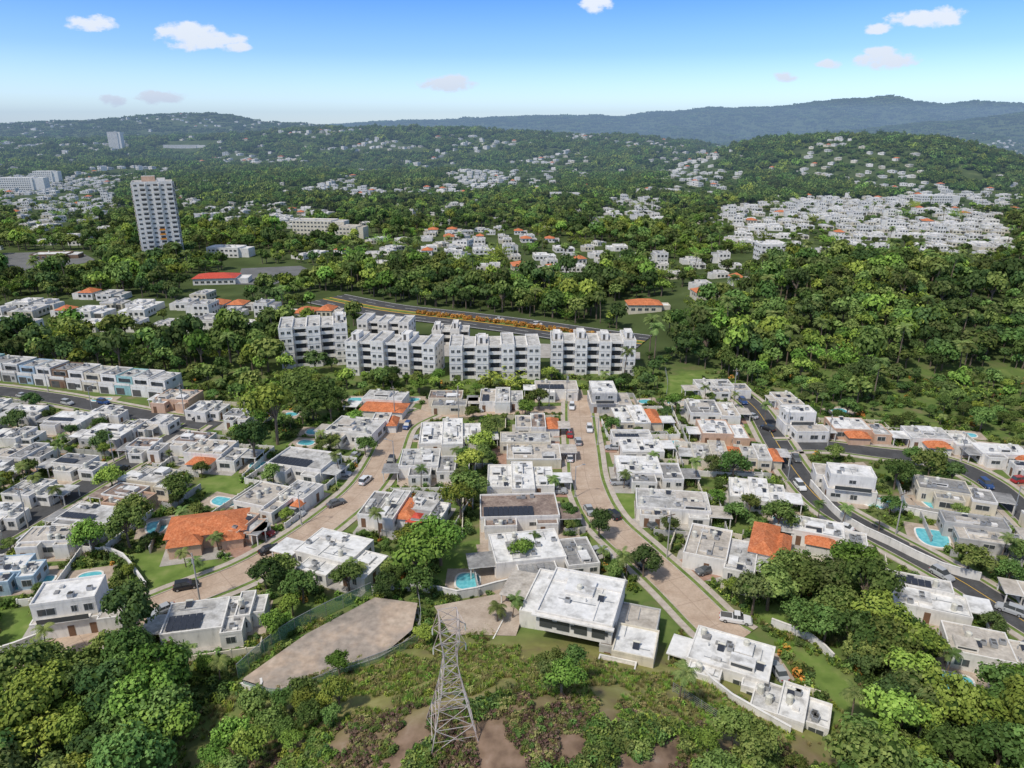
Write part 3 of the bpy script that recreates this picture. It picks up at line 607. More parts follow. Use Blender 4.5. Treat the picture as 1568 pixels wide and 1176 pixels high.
# ------------------------------------------------------------ trees
def sph(mb,c,r,k,rng,nu=8,nv=5):
    i0=len(mb.v); ki=mb.mi(k)
    for a in range(nv+1):
        ph=math.pi*a/nv
        for b in range(nu):
            t=2*math.pi*b/nu; q=r*rng.uniform(.85,1.12); mb.v.append((c[0]+q*math.sin(ph)*math.cos(t),c[1]+q*math.sin(ph)*math.sin(t),c[2]+q*.85*math.cos(ph)))
    for a in range(nv):
        for b in range(nu):
            mb.f.append((i0+a*nu+b,i0+(a+1)*nu+b,i0+(a+1)*nu+(b+1)%nu,i0+a*nu+(b+1)%nu)); mb.m.append(ki)
def leaves(mb,c,r,n,size,k,rng,flat_=.85,low=-.35):
    ki=mb.mi(k); sd=rng.uniform(0,99)
    for _ in range(n):
        while 1:
            d=Vector((rng.gauss(0,1),rng.gauss(0,1),rng.gauss(0,1))).normalized()
            if d.z>low or rng.random()<.3: break
        nz=noise.noise(d*2.2+Vector((sd,0,0)))
        if nz<-.24: continue
        q=r*(rng.uniform(.72,1.02)+nz*.4); p=Vector((c[0]+d.x*q,c[1]+d.y*q,c[2]+d.z*q*flat_))
        nn=(d+Vector((rng.uniform(-1,1),rng.uniform(-1,1),rng.uniform(-.4,1)))*.6).normalized()
        t=nn.orthogonal().normalized(); b=nn.cross(t); an=rng.uniform(0,6.28); t,b=t*math.cos(an)+b*math.sin(an),b*math.cos(an)-t*math.sin(an)
        s=size*rng.uniform(.6,1.3); i0=len(mb.v)
        mb.v+=[tuple(p+t*s*rng.uniform(.4,.65)),tuple(p+b*s*rng.uniform(.25,.55)),tuple(p-t*s*rng.uniform(.4,.65)),tuple(p-b*s*rng.uniform(.25,.55))]
        mb.f.append((i0,i0+1,i0+2,i0+3)); mb.m.append(ki)
def tree(name,seed,R,Ht,nl,nq,size,leaf,trunk=True):
    rng=random.Random(seed); mb=MB(); lob=[]
    for j in range(nl):
        a=2*math.pi*j/nl+rng.uniform(-.6,.6); rr=R*rng.uniform(.3,.75) if j else 0
        lr=R*rng.uniform(.26,.5); z=Ht-lr*.85-(rr/R)*R*rng.uniform(.15,.85)
        lob.append(((rr*math.cos(a),rr*math.sin(a),z),lr))
    tot=sum(l[1]**2 for l in lob)
    for c,lr in lob:
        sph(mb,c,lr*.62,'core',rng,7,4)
        leaves(mb,c,lr,int(nq*lr*lr/tot),size,leaf,rng)
    if trunk:
        zt=Ht-R*1.15; mb.tube((0,0,-.5),(.15,.1,zt),R*.07,R*.05,7,'bark')
        for c,lr in lob: mb.tube((.15,.1,zt-.3),(c[0]*.8,c[1]*.8,c[2]),R*.035,R*.012,5,'bark',False)
    return mb.mesh(name)
near=[tree('broadleaf_%d'%i,10+i,4,8.5,n,2100,.5,l) for i,(n,l) in enumerate([(10,'leaf'),(13,'leaf'),(10,'leaf_bright'),(13,'leaf_dark'),(11,'leaf'),(15,'leaf_bright')])]
def shrub(name,seed,leaf,n=150,size=.3):
    rng=random.Random(seed); mb=MB()
    for j in range(4):
        c=(rng.uniform(-.6,.6),rng.uniform(-.6,.6),rng.uniform(.2,.7)); lr=rng.uniform(.35,.65)
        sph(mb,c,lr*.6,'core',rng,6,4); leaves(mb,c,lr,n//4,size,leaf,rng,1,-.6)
    return mb.mesh(name)
def tuft(name,seed,leaf,n=40):
    rng=random.Random(seed); mb=MB()
    for _ in range(n):
        a=rng.uniform(0,6.28);r0=rng.uniform(0,.6);h=rng.uniform(.4,1.1);o=rng.uniform(.1,.5); x,y=r0*math.cos(a),r0*math.sin(a)
        w=.08; dx,dy=-math.sin(a)*w,math.cos(a)*w
        mb.poly([(x-dx,y-dy,0),(x+dx,y+dy,0),(x+o*math.cos(a)+dx*.2,y+o*math.sin(a)+dy*.2,h),(x+o*math.cos(a)-dx*.2,y+o*math.sin(a)-dy*.2,h)],leaf)
    return mb.mesh(name)
def palm(seed,h=7.5):
    rng=random.Random(seed); mb=MB(); p=Vector((0,0,-.3)); lx,ly=rng.uniform(-.12,.12),rng.uniform(-.12,.12)
    for k in range(5):
        q=p+Vector((lx*k*.6,ly*k*.6,h/5)); mb.tube(p,q,.2-.02*k,.18-.02*k,7,'bark'); p=q
    for j in range(18):
        a=2*math.pi*j/18+rng.uniform(-.2,.2); el=rng.uniform(-.1,1.1); L=rng.uniform(2.0,2.8); pos=p.copy(); d=Vector((math.cos(a)*math.cos(el),math.sin(a)*math.cos(el),math.sin(el)))
        sd=Vector((-math.sin(a),math.cos(a),0))
        for s in range(9):
            nx=pos+d*(L/9); ll=.55*math.sin(math.pi*(s+1.3)/10.5)+.1
            for sg in(1,-1):
                tip=pos+sd*sg*ll+d*.35-Vector((0,0,.35*ll)); mb.poly([pos,nx,tip+d*.12,tip],'palm')
            pos=nx; d=(d-Vector((0,0,.19))).normalized()
    return mb.mesh('palm')
palms=[palm(i,h) for i,h in((1,6.0),(2,7.5),(3,4.8),(4,8.5))]
def bamboo(seed):
    rng=random.Random(seed); mb=MB()
    for j in range(26):
        a=rng.uniform(0,6.28); el=rng.uniform(1.0,1.5); d=Vector((math.cos(a)*math.cos(el),math.sin(a)*math.cos(el),math.sin(el))); p=Vector((rng.uniform(-.8,.8),rng.uniform(-.8,.8),0)); L=rng.uniform(7,11)
        for s in range(8):
            q=p+d*L/8
            if s>1:
                for _ in range(5):
                    t=Vector((rng.uniform(-1,1),rng.uniform(-1,1),rng.uniform(-.7,.3)))*.9; n2=Vector((rng.uniform(-1,1),rng.uniform(-1,1),rng.uniform(0,1)))*.3
                    mb.poly([q,q+t*.5+n2,q+t,q+t*.5-n2],'leaf_bright')
            else: mb.tube(p,q,.09,.08,4,'leaf_dry',False)
            p=q; h=Vector((math.cos(a),math.sin(a),0)); d=(d+h*.13-Vector((0,0,.09))).normalized()
    return mb.mesh('bamboo')
def coll(name,meshes):
    c=bpy.data.collections.new(name)
    for i,me in enumerate(meshes):
        o=bpy.data.objects.new('%s_%02d'%(name,i),me); c.objects.link(o)
    return c
def scatter(name,c,pts):
    me=bpy.data.meshes.new(name); me.from_pydata([p[:3] for p in pts],[],[])
    a=me.attributes.new('rot','FLOAT_VECTOR','POINT'); a.data.foreach_set('vector',np.array([(0,0,p[3]) for p in pts],np.float32).ravel())
    a=me.attributes.new('scl','FLOAT_VECTOR','POINT'); a.data.foreach_set('vector',np.array([(p[4],p[4],p[5]) for p in pts],np.float32).ravel())
    a=me.attributes.new('idx','INT','POINT'); a.data.foreach_set('value',np.array([p[6] for p in pts],np.int32))
    o=link(bpy.data.objects.new(name,me)); ng=bpy.data.node_groups.new(name,'GeometryNodeTree')
    ng.interface.new_socket('Geometry',in_out='INPUT',socket_type='NodeSocketGeometry'); ng.interface.new_socket('Geometry',in_out='OUTPUT',socket_type='NodeSocketGeometry')
    N=ng.nodes;L=ng.links; gi=N.new('NodeGroupInput');go=N.new('NodeGroupOutput'); ip=N.new('GeometryNodeInstanceOnPoints'); ci=N.new('GeometryNodeCollectionInfo')
    ci.inputs['Collection'].default_value=c; ci.inputs['Separate Children'].default_value=True; ci.inputs['Reset Children'].default_value=True
    def na(n,t):
        q=N.new('GeometryNodeInputNamedAttribute'); q.data_type=t; q.inputs['Name'].default_value=n; return q.outputs[0]
    e=N.new('FunctionNodeEulerToRotation'); L.new(na('rot','FLOAT_VECTOR'),e.inputs[0])
    L.new(gi.outputs[0],ip.inputs['Points']); L.new(ci.outputs[0],ip.inputs['Instance']); ip.inputs['Pick Instance'].default_value=True
    L.new(na('idx','INT'),ip.inputs['Instance Index']); L.new(e.outputs[0],ip.inputs['Rotation']); L.new(na('scl','FLOAT_VECTOR'),ip.inputs['Scale']); L.new(ip.outputs[0],go.inputs[0])
    md=o.modifiers.new('scatter','NODES'); md.node_group=ng; return o
def put(me,name,x,y,s,sz=None,rot=None):
    o=bpy.data.objects.new(name,me); o.location=(x,y,hgt(x,y)-.1); o.scale=(s,s,sz or s); o.rotation_euler=(0,0,rnd.uniform(0,6.28) if rot is None else rot); link(o)
TN=[]
def addtree(x,y,s,kind=None):
    k=kind if kind is not None else rnd.choice([0,0,1,1,2,3,4,4,5,3]); put(near[k],'broadleaf_tree',x,y,s,s*rnd.uniform(.85,1.2)); TN.append((x,y,s*3.2))
for px,py,s,k in[(425,660,1.75,2),(480,625,1.5,1),(392,700,1.3,3),(455,600,1.4,0),(640,880,1.35,2),(675,850,1.3,5),(630,835,.9,2),(738,690,.9,5),(725,720,1,2),(715,760,1.05,0),(705,790,1.0,2),(752,665,.8,1),
 (985,875,.8,3),(917,815,.7,3),(803,858,.7,2),(1175,920,1.2,4),(1150,935,.9,3),(1225,900,1.1,0),(1265,905,1.15,3),(1300,880,1.1,5),(1320,930,1.2,0),(1275,950,1.0,1),(1330,970,1.1,2),(1300,1000,1.0,0),(1345,1010,1.1,1),(1260,980,.8,4),
 (1200,890,.9,1),(1480,870,.9,0),(1500,650,.9,0),(205,970,1.1,3),(410,900,.9,3),(465,915,.8,0),(535,900,.8,4),(210,800,.9,1),(200,830,1,0),(560,690,.7,0),(825,620,.9,4),(650,980,.5,2),(520,1030,.5,2),
 (845,1030,.6,0),(860,1060,.65,2),(880,1035,.55,4),(840,1055,.5,3),(1380,990,1,0),(1400,1020,1,2),(640,905,.8,0)]:
    x,y,_=P(px,py+12*s); addtree(x,y,s,k)
def fillwoods(px,sp,s0,s1,kinds=None,force=False):
    poly=[XY(*p) for p in px]; xs=[p[0] for p in poly];ys=[p[1] for p in poly]; y=min(ys)
    while y<max(ys):
        x=min(xs)
        while x<max(xs):
            a=x+rnd.uniform(-.4,.4)*sp;b=y+rnd.uniform(-.4,.4)*sp
            if inpoly(a,b,poly) and (force or free(a,b,2)): addtree(a,b,rnd.uniform(s0,s1),None if not kinds else rnd.choice(kinds))
            x+=sp
        y+=sp
fillwoods([(-120,1040),(60,1035),(170,1035),(250,1040),(290,1080),(290,1140),(260,1176),(230,1260),(-200,1260)],4.6,.65,1.15,[0,1,2,4,3,5,2])
fillwoods([(320,1176),(360,1120),(430,1085),(530,1075),(540,1100),(470,1140),(420,1176),(380,1240),(300,1250)],3.4,.35,.65,[0,1,2,4,5])
fillwoods([(1340,1090),(1400,1050),(1568,1075),(1700,1100),(1700,1280),(1280,1280),(1310,1170)],4.8,.65,1.15,[0,1,3,4,2,5])
fillwoods([(1090,1130),(1130,1130),(1180,1150),(1220,1190),(1240,1260),(1080,1260),(1040,1190)],4.0,.35,.7,[0,1,2,4])
fillwoods([(1280,1010),(1360,1000),(1420,1030),(1370,1060),(1340,1075)],4.0,.5,.8,[0,3,4])
fillwoods([(130,1000),(240,960),(330,985),(300,1020),(180,1030)],5,.4,.9)
def okt(x,y,r):
    return all((x-a)**2+(y-b)**2>(r+c*.55)**2 for a,b,c in TN)
n=0;tries=0
while n<520 and tries<16000:
    tries+=1; y=rnd.uniform(88,232); x=rnd.uniform(-.82*y-25,.82*y+25)
    if not free(x,y,1.2) or hgt(x,y)>.4: continue
    s=rnd.choice([.28,.35,.45,.55,.65,.8])*rnd.uniform(.9,1.15)
    if not free(x,y,s*1.9) or not okt(x,y,s*1.7): continue
    addtree(x,y,s); n+=1
for px,py in[(75,1000),(40,1010),(1355,1100),(1420,1020),(1445,1035),(540,870),(545,880),(762,945),(785,940),(300,870),(335,830),(60,740),(95,760),(1040,1060),(1345,800),(1290,790),(1440,690),(1530,850),(1300,1105),(815,830),(620,600),(845,740),(955,735),(700,690),(520,720),(555,880),(285,855),(1000,700),(1170,640)]:
    x,y=XY(px,py+14); put(rnd.choice(palms),'palm_tree',x,y,rnd.uniform(.6,.85))
n=0;tries=0
while n<120 and tries<5000:
    tries+=1; y=rnd.uniform(78,225); x=rnd.uniform(-.8*y-20,.8*y+20)
    if free(x,y,1) and hgt(x,y)<.4: put(rnd.choice(palms),'palm_tree',x,y,rnd.uniform(.5,.85)); n+=1
SH=coll('shrub_kinds',[shrub('shrub_a',1,'leaf'),shrub('shrub_b',2,'leaf_bright'),shrub('shrub_c',3,'leaf_dark'),shrub('shrub_d',4,'flower'),shrub('shrub_e',5,'leaf_dry'),shrub('shrub_f',6,'leaf_red'),tuft('tuft_g',7,'leaf_dry'),tuft('tuft_h',8,'leaf_bright')])
pts=[]
for _ in range(32000):
    y=rnd.uniform(62,240); x=rnd.uniform(-.82*y-25,.82*y+25)
    if len(pts)>8500: break
    if not free(x,y,.5) or hgt(x,y)>.4: continue
    e=not free(x,y,2.0)
    if not e and noise.noise(Vector((x/9,y/9,0)))<(-.02 if y>88 else -.2): continue
    s=rnd.uniform(.5,1.4); pts.append((x,y,0,rnd.uniform(0,6.3),s,s*rnd.uniform(.7,1.3),rnd.choice([0,0,0,1,2,2,1,3 if rnd.random()<.2 else 0])))
scatter('garden_shrubs',SH,pts)
pts=[]
for _ in range(24000):
    x=rnd.gauss(0,29);y=rnd.uniform(40,104)
    z=hgt(x,y)
    if z<.15 and (oc(x,y)!=0 or abs(x)>60): continue
    if oc(x,y) in(1,2): continue
    v=noise.noise(Vector((x/8,y/8,2)));v2=noise.noise(Vector((x/5,y/5,9)))
    if v2<(-.25 if y>73 else -.12): continue
    if y>73:
        k=rnd.choice([6,6,7,4,6,7,1,7]); s=rnd.uniform(.3,.7)*(1.3 if v>.2 else 1)
    elif v>.15: k=rnd.choice([0,1,2,0,1]);s=rnd.uniform(.5,1.2)
    elif v<0 : k=rnd.choice([5,5,4,6,0,5,6]);s=rnd.uniform(.3,.7)
    else: k=rnd.choice([6,7,4,0,1,5,1]); s=rnd.uniform(.35,.85)
    pts.append((x,y,z-.05,rnd.uniform(0,6.3),s,s*rnd.uniform(.7,1.2),k))
scatter('hillside_scrub',SH,pts)
# ------------------------------------------------------------ towns & distant forest
def farhouse(seed,kind):
    r=random.Random(seed); mb=MB(); W=r.uniform(11,15);D=r.uniform(9,13);fl=r.choice([1,1,1,1,2])
    wl=r.choice(['wall_white','wall_white','wall_cream','wall_peach' if kind=='t' else 'wall_white']); rf={'w':'roof_white','g':'roof_dirty','k':'roof_grey','t':'roof_beige'}[kind]
    h=3.2*fl
    mb.box(-W/2,-D/2,-2,W*.15,D/2,h,wl,rf); mb.box(W*.15-.2,-D/2+1.5,-2,W/2,D/2-1,h-.5,wl,rf)
    if kind=='t': mb.hip(-W/2,-D/2,W*.15,D/2,h+.02,1.8,'tile')
    else:
        parapet(mb,-W/2,-D/2,W*.15,D/2,h,.4,'wall_white'); clutter(mb,-W/2,-D/2,W*.15,D/2,h,r,5,''); mb.box(-W*.3,-1,h,-W*.05,2.5,h+1,'wall_white',rf)
    clutter(mb,W*.15,-D/2+1.5,W/2,D/2-1,h-.5,r,2,'')
    for f in range(fl):
        for k in range(3):
            a=-W/2+.8+k*2.8; mb.box(a,-D/2-.06,f*3.2+1,a+1.6,-D/2,f*3.2+2.3,'glass'); mb.box(a,D/2,f*3.2+1,a+1.6,D/2+.06,f*3.2+2.3,'glass')
            mb.box(-W/2-.06,-D/2+1+k*2.8,f*3.2+1,-W/2,-D/2+2.4+k*2.8,f*3.2+2.3,'glass')
    mb.box(W*.2,-D/2+1.44,.1,W*.42,-D/2+1.5,2.2,'dark')
    return mb.mesh('far_house_%d'%seed)
FH=coll('far_house_kinds',[farhouse(i,k) for i,k in enumerate(['w','g','w','g','g','k','t','t'])])
TOWNS=[([(1105,322),(1250,303),(1420,306),(1540,338),(1560,395),(1250,397),(1120,368)],15.5,25,.03,-12,-.3,.7,1),([(635,358),(760,348),(900,372),(970,400),(910,435),(780,420),(650,402)],20,26,.30,5,-.25,.6,1),
 ([(925,305),(1010,305),(1020,350),(930,350)],20,26,.05,0,-.3,.6,1),([(0,275),(60,270),(190,280),(180,335),(60,342),(0,330)],26,34,.06,10,-.2,.7,0),
 ([(-80,458),(150,453),(300,464),(430,455),(540,466),(565,492),(430,500),(330,524),(200,515),(-80,508)],16,20,.12,-5,-9,.45,1),([(980,400),(1150,395),(1190,430),(1080,458),(1000,445)],22,28,.15,0,-.3,.6,1),
 ([(1380,292),(1568,292),(1568,335),(1540,330),(1400,310)],30,44,.08,0,-.2,.7,0),([(430,285),(570,285),(570,305),(430,300)],26,42,.1,0,-.2,.7,0),([(1020,262),(1130,262),(1130,300),(1030,305)],32,50,.03,0,-.2,.7,0),
 ([(700,265),(860,265),(860,290),(700,290)],34,60,.05,0,-.2,.7,0),([(260,300),(390,315),(390,335),(290,330)],26,40,.1,0,-.2,.7,0),([(0,340),(60,345),(150,340),(190,380),(60,380)],30,44,.1,0,-.2,.7,0),([(1460,400),(1568,405),(1600,430),(1480,425)],20,26,.1,0,-.3,.5,1)]
TW=[]; CELL=6.0; excl={}
def ex(x,y,r,v=1):
    k=int(math.ceil(r/CELL)); i=int(x//CELL);j=int(y//CELL)
    for a in range(-k,k+1):
        for b in range(-k,k+1): excl[(i+a,j+b)]=v
fh=[]
def addfh(x,y,tc,rot,sc=1,fr=0):
    if y<450 and not free(x,y,5): return
    if any(abs(x-a)<c*.6+6 and abs(y-b)<c*.6+6 for a,b,c in FARB): return
    kd=rnd.choice([6,7]) if rnd.random()<tc else rnd.choice([0,0,1,1,2,3,3,4,5])
    fh.append((x,y,hgt(x,y)+.3,rot+rnd.choice([0,math.pi])+rnd.uniform(-.1,.1),sc*rnd.uniform(.75,1.1),sc*rnd.uniform(.9,1.1),kd))
    ex(x,y,4)
    ex(x*(1-9/y),y-9,3)
    if fr and rnd.random()<.6: ex(x*(1-16/y),y-16,3)
for px,sx,sy,tc,ra,thr,kp,fr in TOWNS:
    poly=[XY(*p) for p in px]; TW.append((poly,kp)); xs=[p[0] for p in poly];ys=[p[1] for p in poly]; ra=radians(ra); c=math.cos(ra);s=math.sin(ra)
    cx=sum(xs)/len(xs);cy=sum(ys)/len(ys); R=max(max(xs)-min(xs),max(ys)-min(ys))/2*1.3; j=0;v=-R
    while v<R:
        u=-R
        while u<R:
            a=cx+u*c-v*s+rnd.uniform(-2,2);b=cy+u*s+v*c+rnd.uniform(-2,2)+5*math.sin(u/60)
            ed=rnd.uniform(-12,12)
            if inpoly(a+ed,b+ed,poly) and rnd.random()<.86 and noise.noise(Vector((a/45,b/45,8)))>thr: addfh(a,b,tc,ra,1,fr)
            u+=sx
        v+=sy*(.75 if j%2 else 1.25); j+=1
for q in FARB: ex(q[0],q[1],q[2]*.6+4); ex(q[0]*(1-20/q[1]),q[1]-20,q[2]*.5)
def cluster(x,y): return noise.noise(Vector((x/170,y/230,11.0)))+.35*noise.noise(Vector((x/60,y/60,4.)))
n=0
while n<3000:
    y=430+(rnd.random()**.7)*3400; x=rnd.uniform(-.85*y,.85*y)
    if 430<y<640 and x>90: continue
    if cluster(x,y)<.16 and rnd.random()<.93: continue
    if hgt(x,y)>62 and rnd.random()<.5: continue
    if (int(x//CELL),int(y//CELL)) in excl: continue
    n+=1; addfh(x,y,.06,rnd.uniform(0,3.1),.9 if y<1500 else 1.15)
    if y>1500 and rnd.random()<.7: ex(x*(1-22/y),y-22,8); ex(x*(1-40/y),y-40,8)
scatter('distant_town_houses',FH,fh)
print('towns',len(fh),time.time()-T0)
NOT=[[XY(*p) for p in q] for q in([(570,488),(700,500),(980,535),(985,560),(560,560)],[(350,405),(470,405),(490,418),(440,445),(300,448)],[(0,385),(130,383),(160,402),(150,425),(0,428)])]
mid=[tree('mid_%d'%i,60+i,4,8,9,400,1.0,l) for i,l in enumerate(['leaf','leaf','leaf_dark','leaf_dark','leaf_bright','leaf'])]+[palms[3],bamboo(5)]
def clump(seed,n,spread,nq,size,leaf):
    rng=random.Random(seed); mb=MB()
    for j in range(n):
        a=rng.uniform(0,6.28); q=spread*math.sqrt(rng.random()); lr=rng.uniform(2.6,5.0); c=(q*math.cos(a),q*math.sin(a),rng.uniform(1.5,5))
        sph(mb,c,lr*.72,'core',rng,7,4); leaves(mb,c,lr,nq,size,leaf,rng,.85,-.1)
    return mb.mesh('clump%d'%seed)
cl=[clump(80+i,8,8,55,1.7,l) for i,l in enumerate(['leaf','leaf_dark','leaf','leaf_dark','leaf_bright'])]
cf=[clump(90+i,24,25,22,3.2,l) for i,l in enumerate(['leaf','leaf_dark','leaf_dark'])]
MT=coll('mid_tree_kinds',mid);CL=coll('clump_kinds',cl);CF=coll('far_clump_kinds',cf)
def intown(a,b):
    for q,kp in TW:
        if inpoly(a,b,q): return kp
    return 0
pts=[];y=212.
while y<900:
    sp=6.2 if y<450 else 7.4
    x=-.84*y-30
    while x<.84*y+30:
        a=x+rnd.uniform(-.5,.5)*sp;b=y+rnd.uniform(-.5,.5)*sp; x+=sp
        if (int(a//CELL),int(b//CELL)) in excl: continue
        if y<450 and not free(a,b,3.2): continue
        if any(inpoly(a,b,q) for q in NOT): continue
        town=intown(a,b)
        s=rnd.choice([.6,.75,.9,1,1.1,1.4])*rnd.uniform(.9,1.1)
        if town:
            if rnd.random()>town: continue
            s*=.6
        elif y<240:
            if rnd.random()<.5: continue
            s*=.7
        elif cluster(a,b)>.16 and y>430: s*=.65
        if 250<b<300 and -75<a<60: s*=.55
        if 430<b<465 and -60<a<60: s*=.7
        big=noise.noise(Vector((a/40,b/40,5)))
        k=rnd.choice([0,1,5,4,0,4] if big>.08 else ([2,3,2,1] if big<-.15 else [0,1,2,4,5,3]))
        u_=rnd.random()
        if u_<.05: k=6; s=rnd.uniform(1.1,1.5)
        elif u_<.05+(.10 if noise.noise(Vector((a/30,b/30,77)))>.1 else .01): k=7; s=rnd.uniform(.8,1.2)
        pts.append((a,b,hgt(a,b)-.3,rnd.uniform(0,6.3),s*1.08,s*rnd.uniform(.9,1.5),k))
    y+=sp
scatter('forest_trees',MT,pts); print('mid',len(pts),time.time()-T0)
pts=[]
while y<2500:
    sp=13.5 if y<1600 else 17; x=-.85*y
    while x<.85*y:
        a=x+rnd.uniform(-.5,.5)*sp;b=y+rnd.uniform(-.5,.5)*sp; x+=sp
        if (int(a//CELL),int(b//CELL)) in excl: continue
        s=rnd.uniform(.75,1.3)*sp/13.5*.95
        tw=intown(a,b)
        if tw:
            if rnd.random()>tw: continue
            s*=.45
        elif cluster(a,b)>.16: s*=.62
        if noise.noise(Vector((a/70,b/70,31)))>.40: continue
        pts.append((a,b,hgt(a,b)-.5,rnd.uniform(0,6.3),s,s*rnd.uniform(.7,1.6),rnd.choice([0,1,2,3,0,2,4])))
    y+=sp
scatter('distant_forest',CL,pts); print('far',len(pts),time.time()-T0)
pts=[]
while y<7200:
    sp=38 if y<4500 else 52; x=-.84*y
    while x<.84*y:
        a=x+rnd.uniform(-.5,.5)*sp;b=y+rnd.uniform(-.5,.5)*sp; x+=sp
        if (int(a//CELL),int(b//CELL)) in excl: continue
        s=rnd.uniform(.8,1.2)*sp/40; pts.append((a,b,hgt(a,b)-2,rnd.uniform(0,6.3),s,s*rnd.uniform(.7,1.6),rnd.randrange(3)))
    y+=sp
scatter('far_hill_forest',CF,pts); print('vfar',len(pts),time.time()-T0)
pts=[]
for i in range(len(hp)):
    for q in range(9):
        px_=proj(hp[i][0],hp[i][1],0)[0]
        if 640<px_<950: pts.append((hp[i][0]+rnd.uniform(-3,3),hp[i][1]+rnd.uniform(-.8,.8),.5,rnd.uniform(0,6),1.3,1.5,3))
scatter('flowering_hedge',SH,pts)
# ------------------------------------------------------------ terrain mesh
ys=list(np.arange(-150,60,10.))+list(np.arange(60,240,1.5)); v=ys[-1]
while v<9500: v*=1.017; ys.append(v)
NC=280; vs=[];fs=[];cols_=[];lw=[]
LB=[(min(p[0] for p in q),max(p[0] for p in q),min(p[1] for p in q),max(p[1] for p in q),q) for q in LAWNS]
for y in ys:
    hw=.95*abs(y)+90
    for j in range(NC+1):
        x=(j/NC*2-1)*hw; z=hgt(x,y); vs.append((x,y,z))
        hill=sm(.1,2.5,z) if y<110 else 0.; fo=sm(238,260,y)
        l=0.
        for x0,x1,y0,y1,q in LB:
            if x0<x<x1 and y0<y<y1 and inpoly(x,y,q): l=1.
        cols_+= [hill,fo,sm(66,78,y),1]; lw.append(l)
for i in range(len(ys)-1):
    for j in range(NC): a=i*(NC+1)+j; fs.append((a,a+1,a+NC+2,a+NC+1))
me=bpy.data.meshes.new('ground'); me.from_pydata(vs,[],fs); ca=me.color_attributes.new('mask','FLOAT_COLOR','POINT'); ca.data.foreach_set('color',cols_)
la=me.attributes.new('lawn','FLOAT','POINT'); la.data.foreach_set('value',lw)
me.polygons.foreach_set('use_smooth',[True]*len(fs))
m,nt,b=newmat('ground_cover'); N=nt.nodes;L=nt.links
at=N.new('ShaderNodeVertexColor'); at.layer_name='mask'; se=N.new('ShaderNodeSeparateColor'); L.new(at.outputs[0],se.inputs[0]); g=N.new('ShaderNodeNewGeometry')
al=N.new('ShaderNodeAttribute'); al.attribute_name='lawn'
def nz(sc,stops,det=6):
    t=N.new('ShaderNodeTexNoise'); t.inputs['Scale'].default_value=sc; t.inputs['Detail'].default_value=det; L.new(g.outputs['Position'],t.inputs[0]); r=N.new('ShaderNodeValToRGB'); setramp(r,stops); L.new(t.outputs['Fac'],r.inputs[0]); return r.outputs[0]
def mixc(f,a,c):
    q=N.new('ShaderNodeMix'); q.data_type='RGBA'; L.new(f,q.inputs[0]); L.new(a,q.inputs[6]); L.new(c,q.inputs[7]); return q.outputs[2]
grass=nz(.16,[(.28,(.24,.19,.13)),(.38,(.16,.17,.07)),(.52,(.11,.165,.045)),(.68,(.17,.215,.065))],8)
lawnc=nz(.3,[(.3,(.11,.17,.04)),(.5,(.155,.225,.055)),(.7,(.23,.27,.09))],8)
soil=nz(.5,[(.3,(.12,.08,.06)),(.48,(.21,.145,.10)),(.62,(.26,.18,.13)),(.75,(.32,.25,.19))],8)
dry=nz(.3,[(.3,(.20,.165,.085)),(.5,(.24,.23,.08)),(.7,(.33,.31,.13))],8)
forest=nz(.05,[(.3,(.05,.07,.025)),(.6,(.08,.11,.04)),(.75,(.13,.155,.06))],8)
b.inputs['Specular IOR Level'].default_value=.05
L.new(mixc(se.outputs[0],mixc(al.outputs['Fac'],mixc(se.outputs[1],grass,forest),lawnc),mixc(se.outputs[2],soil,dry)),b.inputs['Base Color']); b.inputs['Roughness'].default_value=1
me.materials.append(m); link(bpy.data.objects.new('ground',me))
# ------------------------------------------------------------ lattice transmission tower
bx,by,bz=P(693,1120)
zt=H-by*math.tan(TH+math.atan((937-588)/F)); mb=MB()
Ht=zt-bz; 
def leg(sx,sy,t):
    w=2.1*(1-t/.62)**1.25+.78 if t<.62 else .78+(.3 if t>.72 else 0)*min(1,(t-.72)/.1)
    return Vector((sx*w,sy*w,Ht*t))
lv=[0,.16,.30,.42,.52,.62,.72,.82,.91,1.0]
def beam(a,b,r=.06): mb.tube(a,b,r,r,4,'rustmetal')
for i in range(len(lv)-1):
    a,b_=lv[i],lv[i+1]; cs=[(1,1),(-1,1),(-1,-1),(1,-1)]
    for k in range(4):
        c0=cs[k];c1=cs[(k+1)%4]
        beam(leg(*c0,a),leg(*c0,b_),.075); beam(leg(*c0,b_),leg(*c1,b_),.04); beam(leg(*c0,a),leg(*c1,b_),.04); beam(leg(*c1,a),leg(*c0,b_),.04)
        if i<3:
            m0=(leg(*c0,a)+leg(*c1,b_))/2; beam(m0,(leg(*c0,a)+leg(*c0,b_))/2,.03); beam(m0,(leg(*c1,a)+leg(*c1,b_))/2,.03)
for t in(.74,.9,):
    for sg in(1,-1):
        e=Vector((sg*1.9,0,Ht*t+.1)); 
        for sy in(1,-1): beam(leg(sg,sy,t),e,.04); beam(leg(sg,sy,t+.08),e,.04)
        mb.tube(e,e-Vector((0,0,.9)),.08,.08,6,'tank')
mb.obj('lattice_transmission_tower',(bx,by,bz-.3),radians(12))
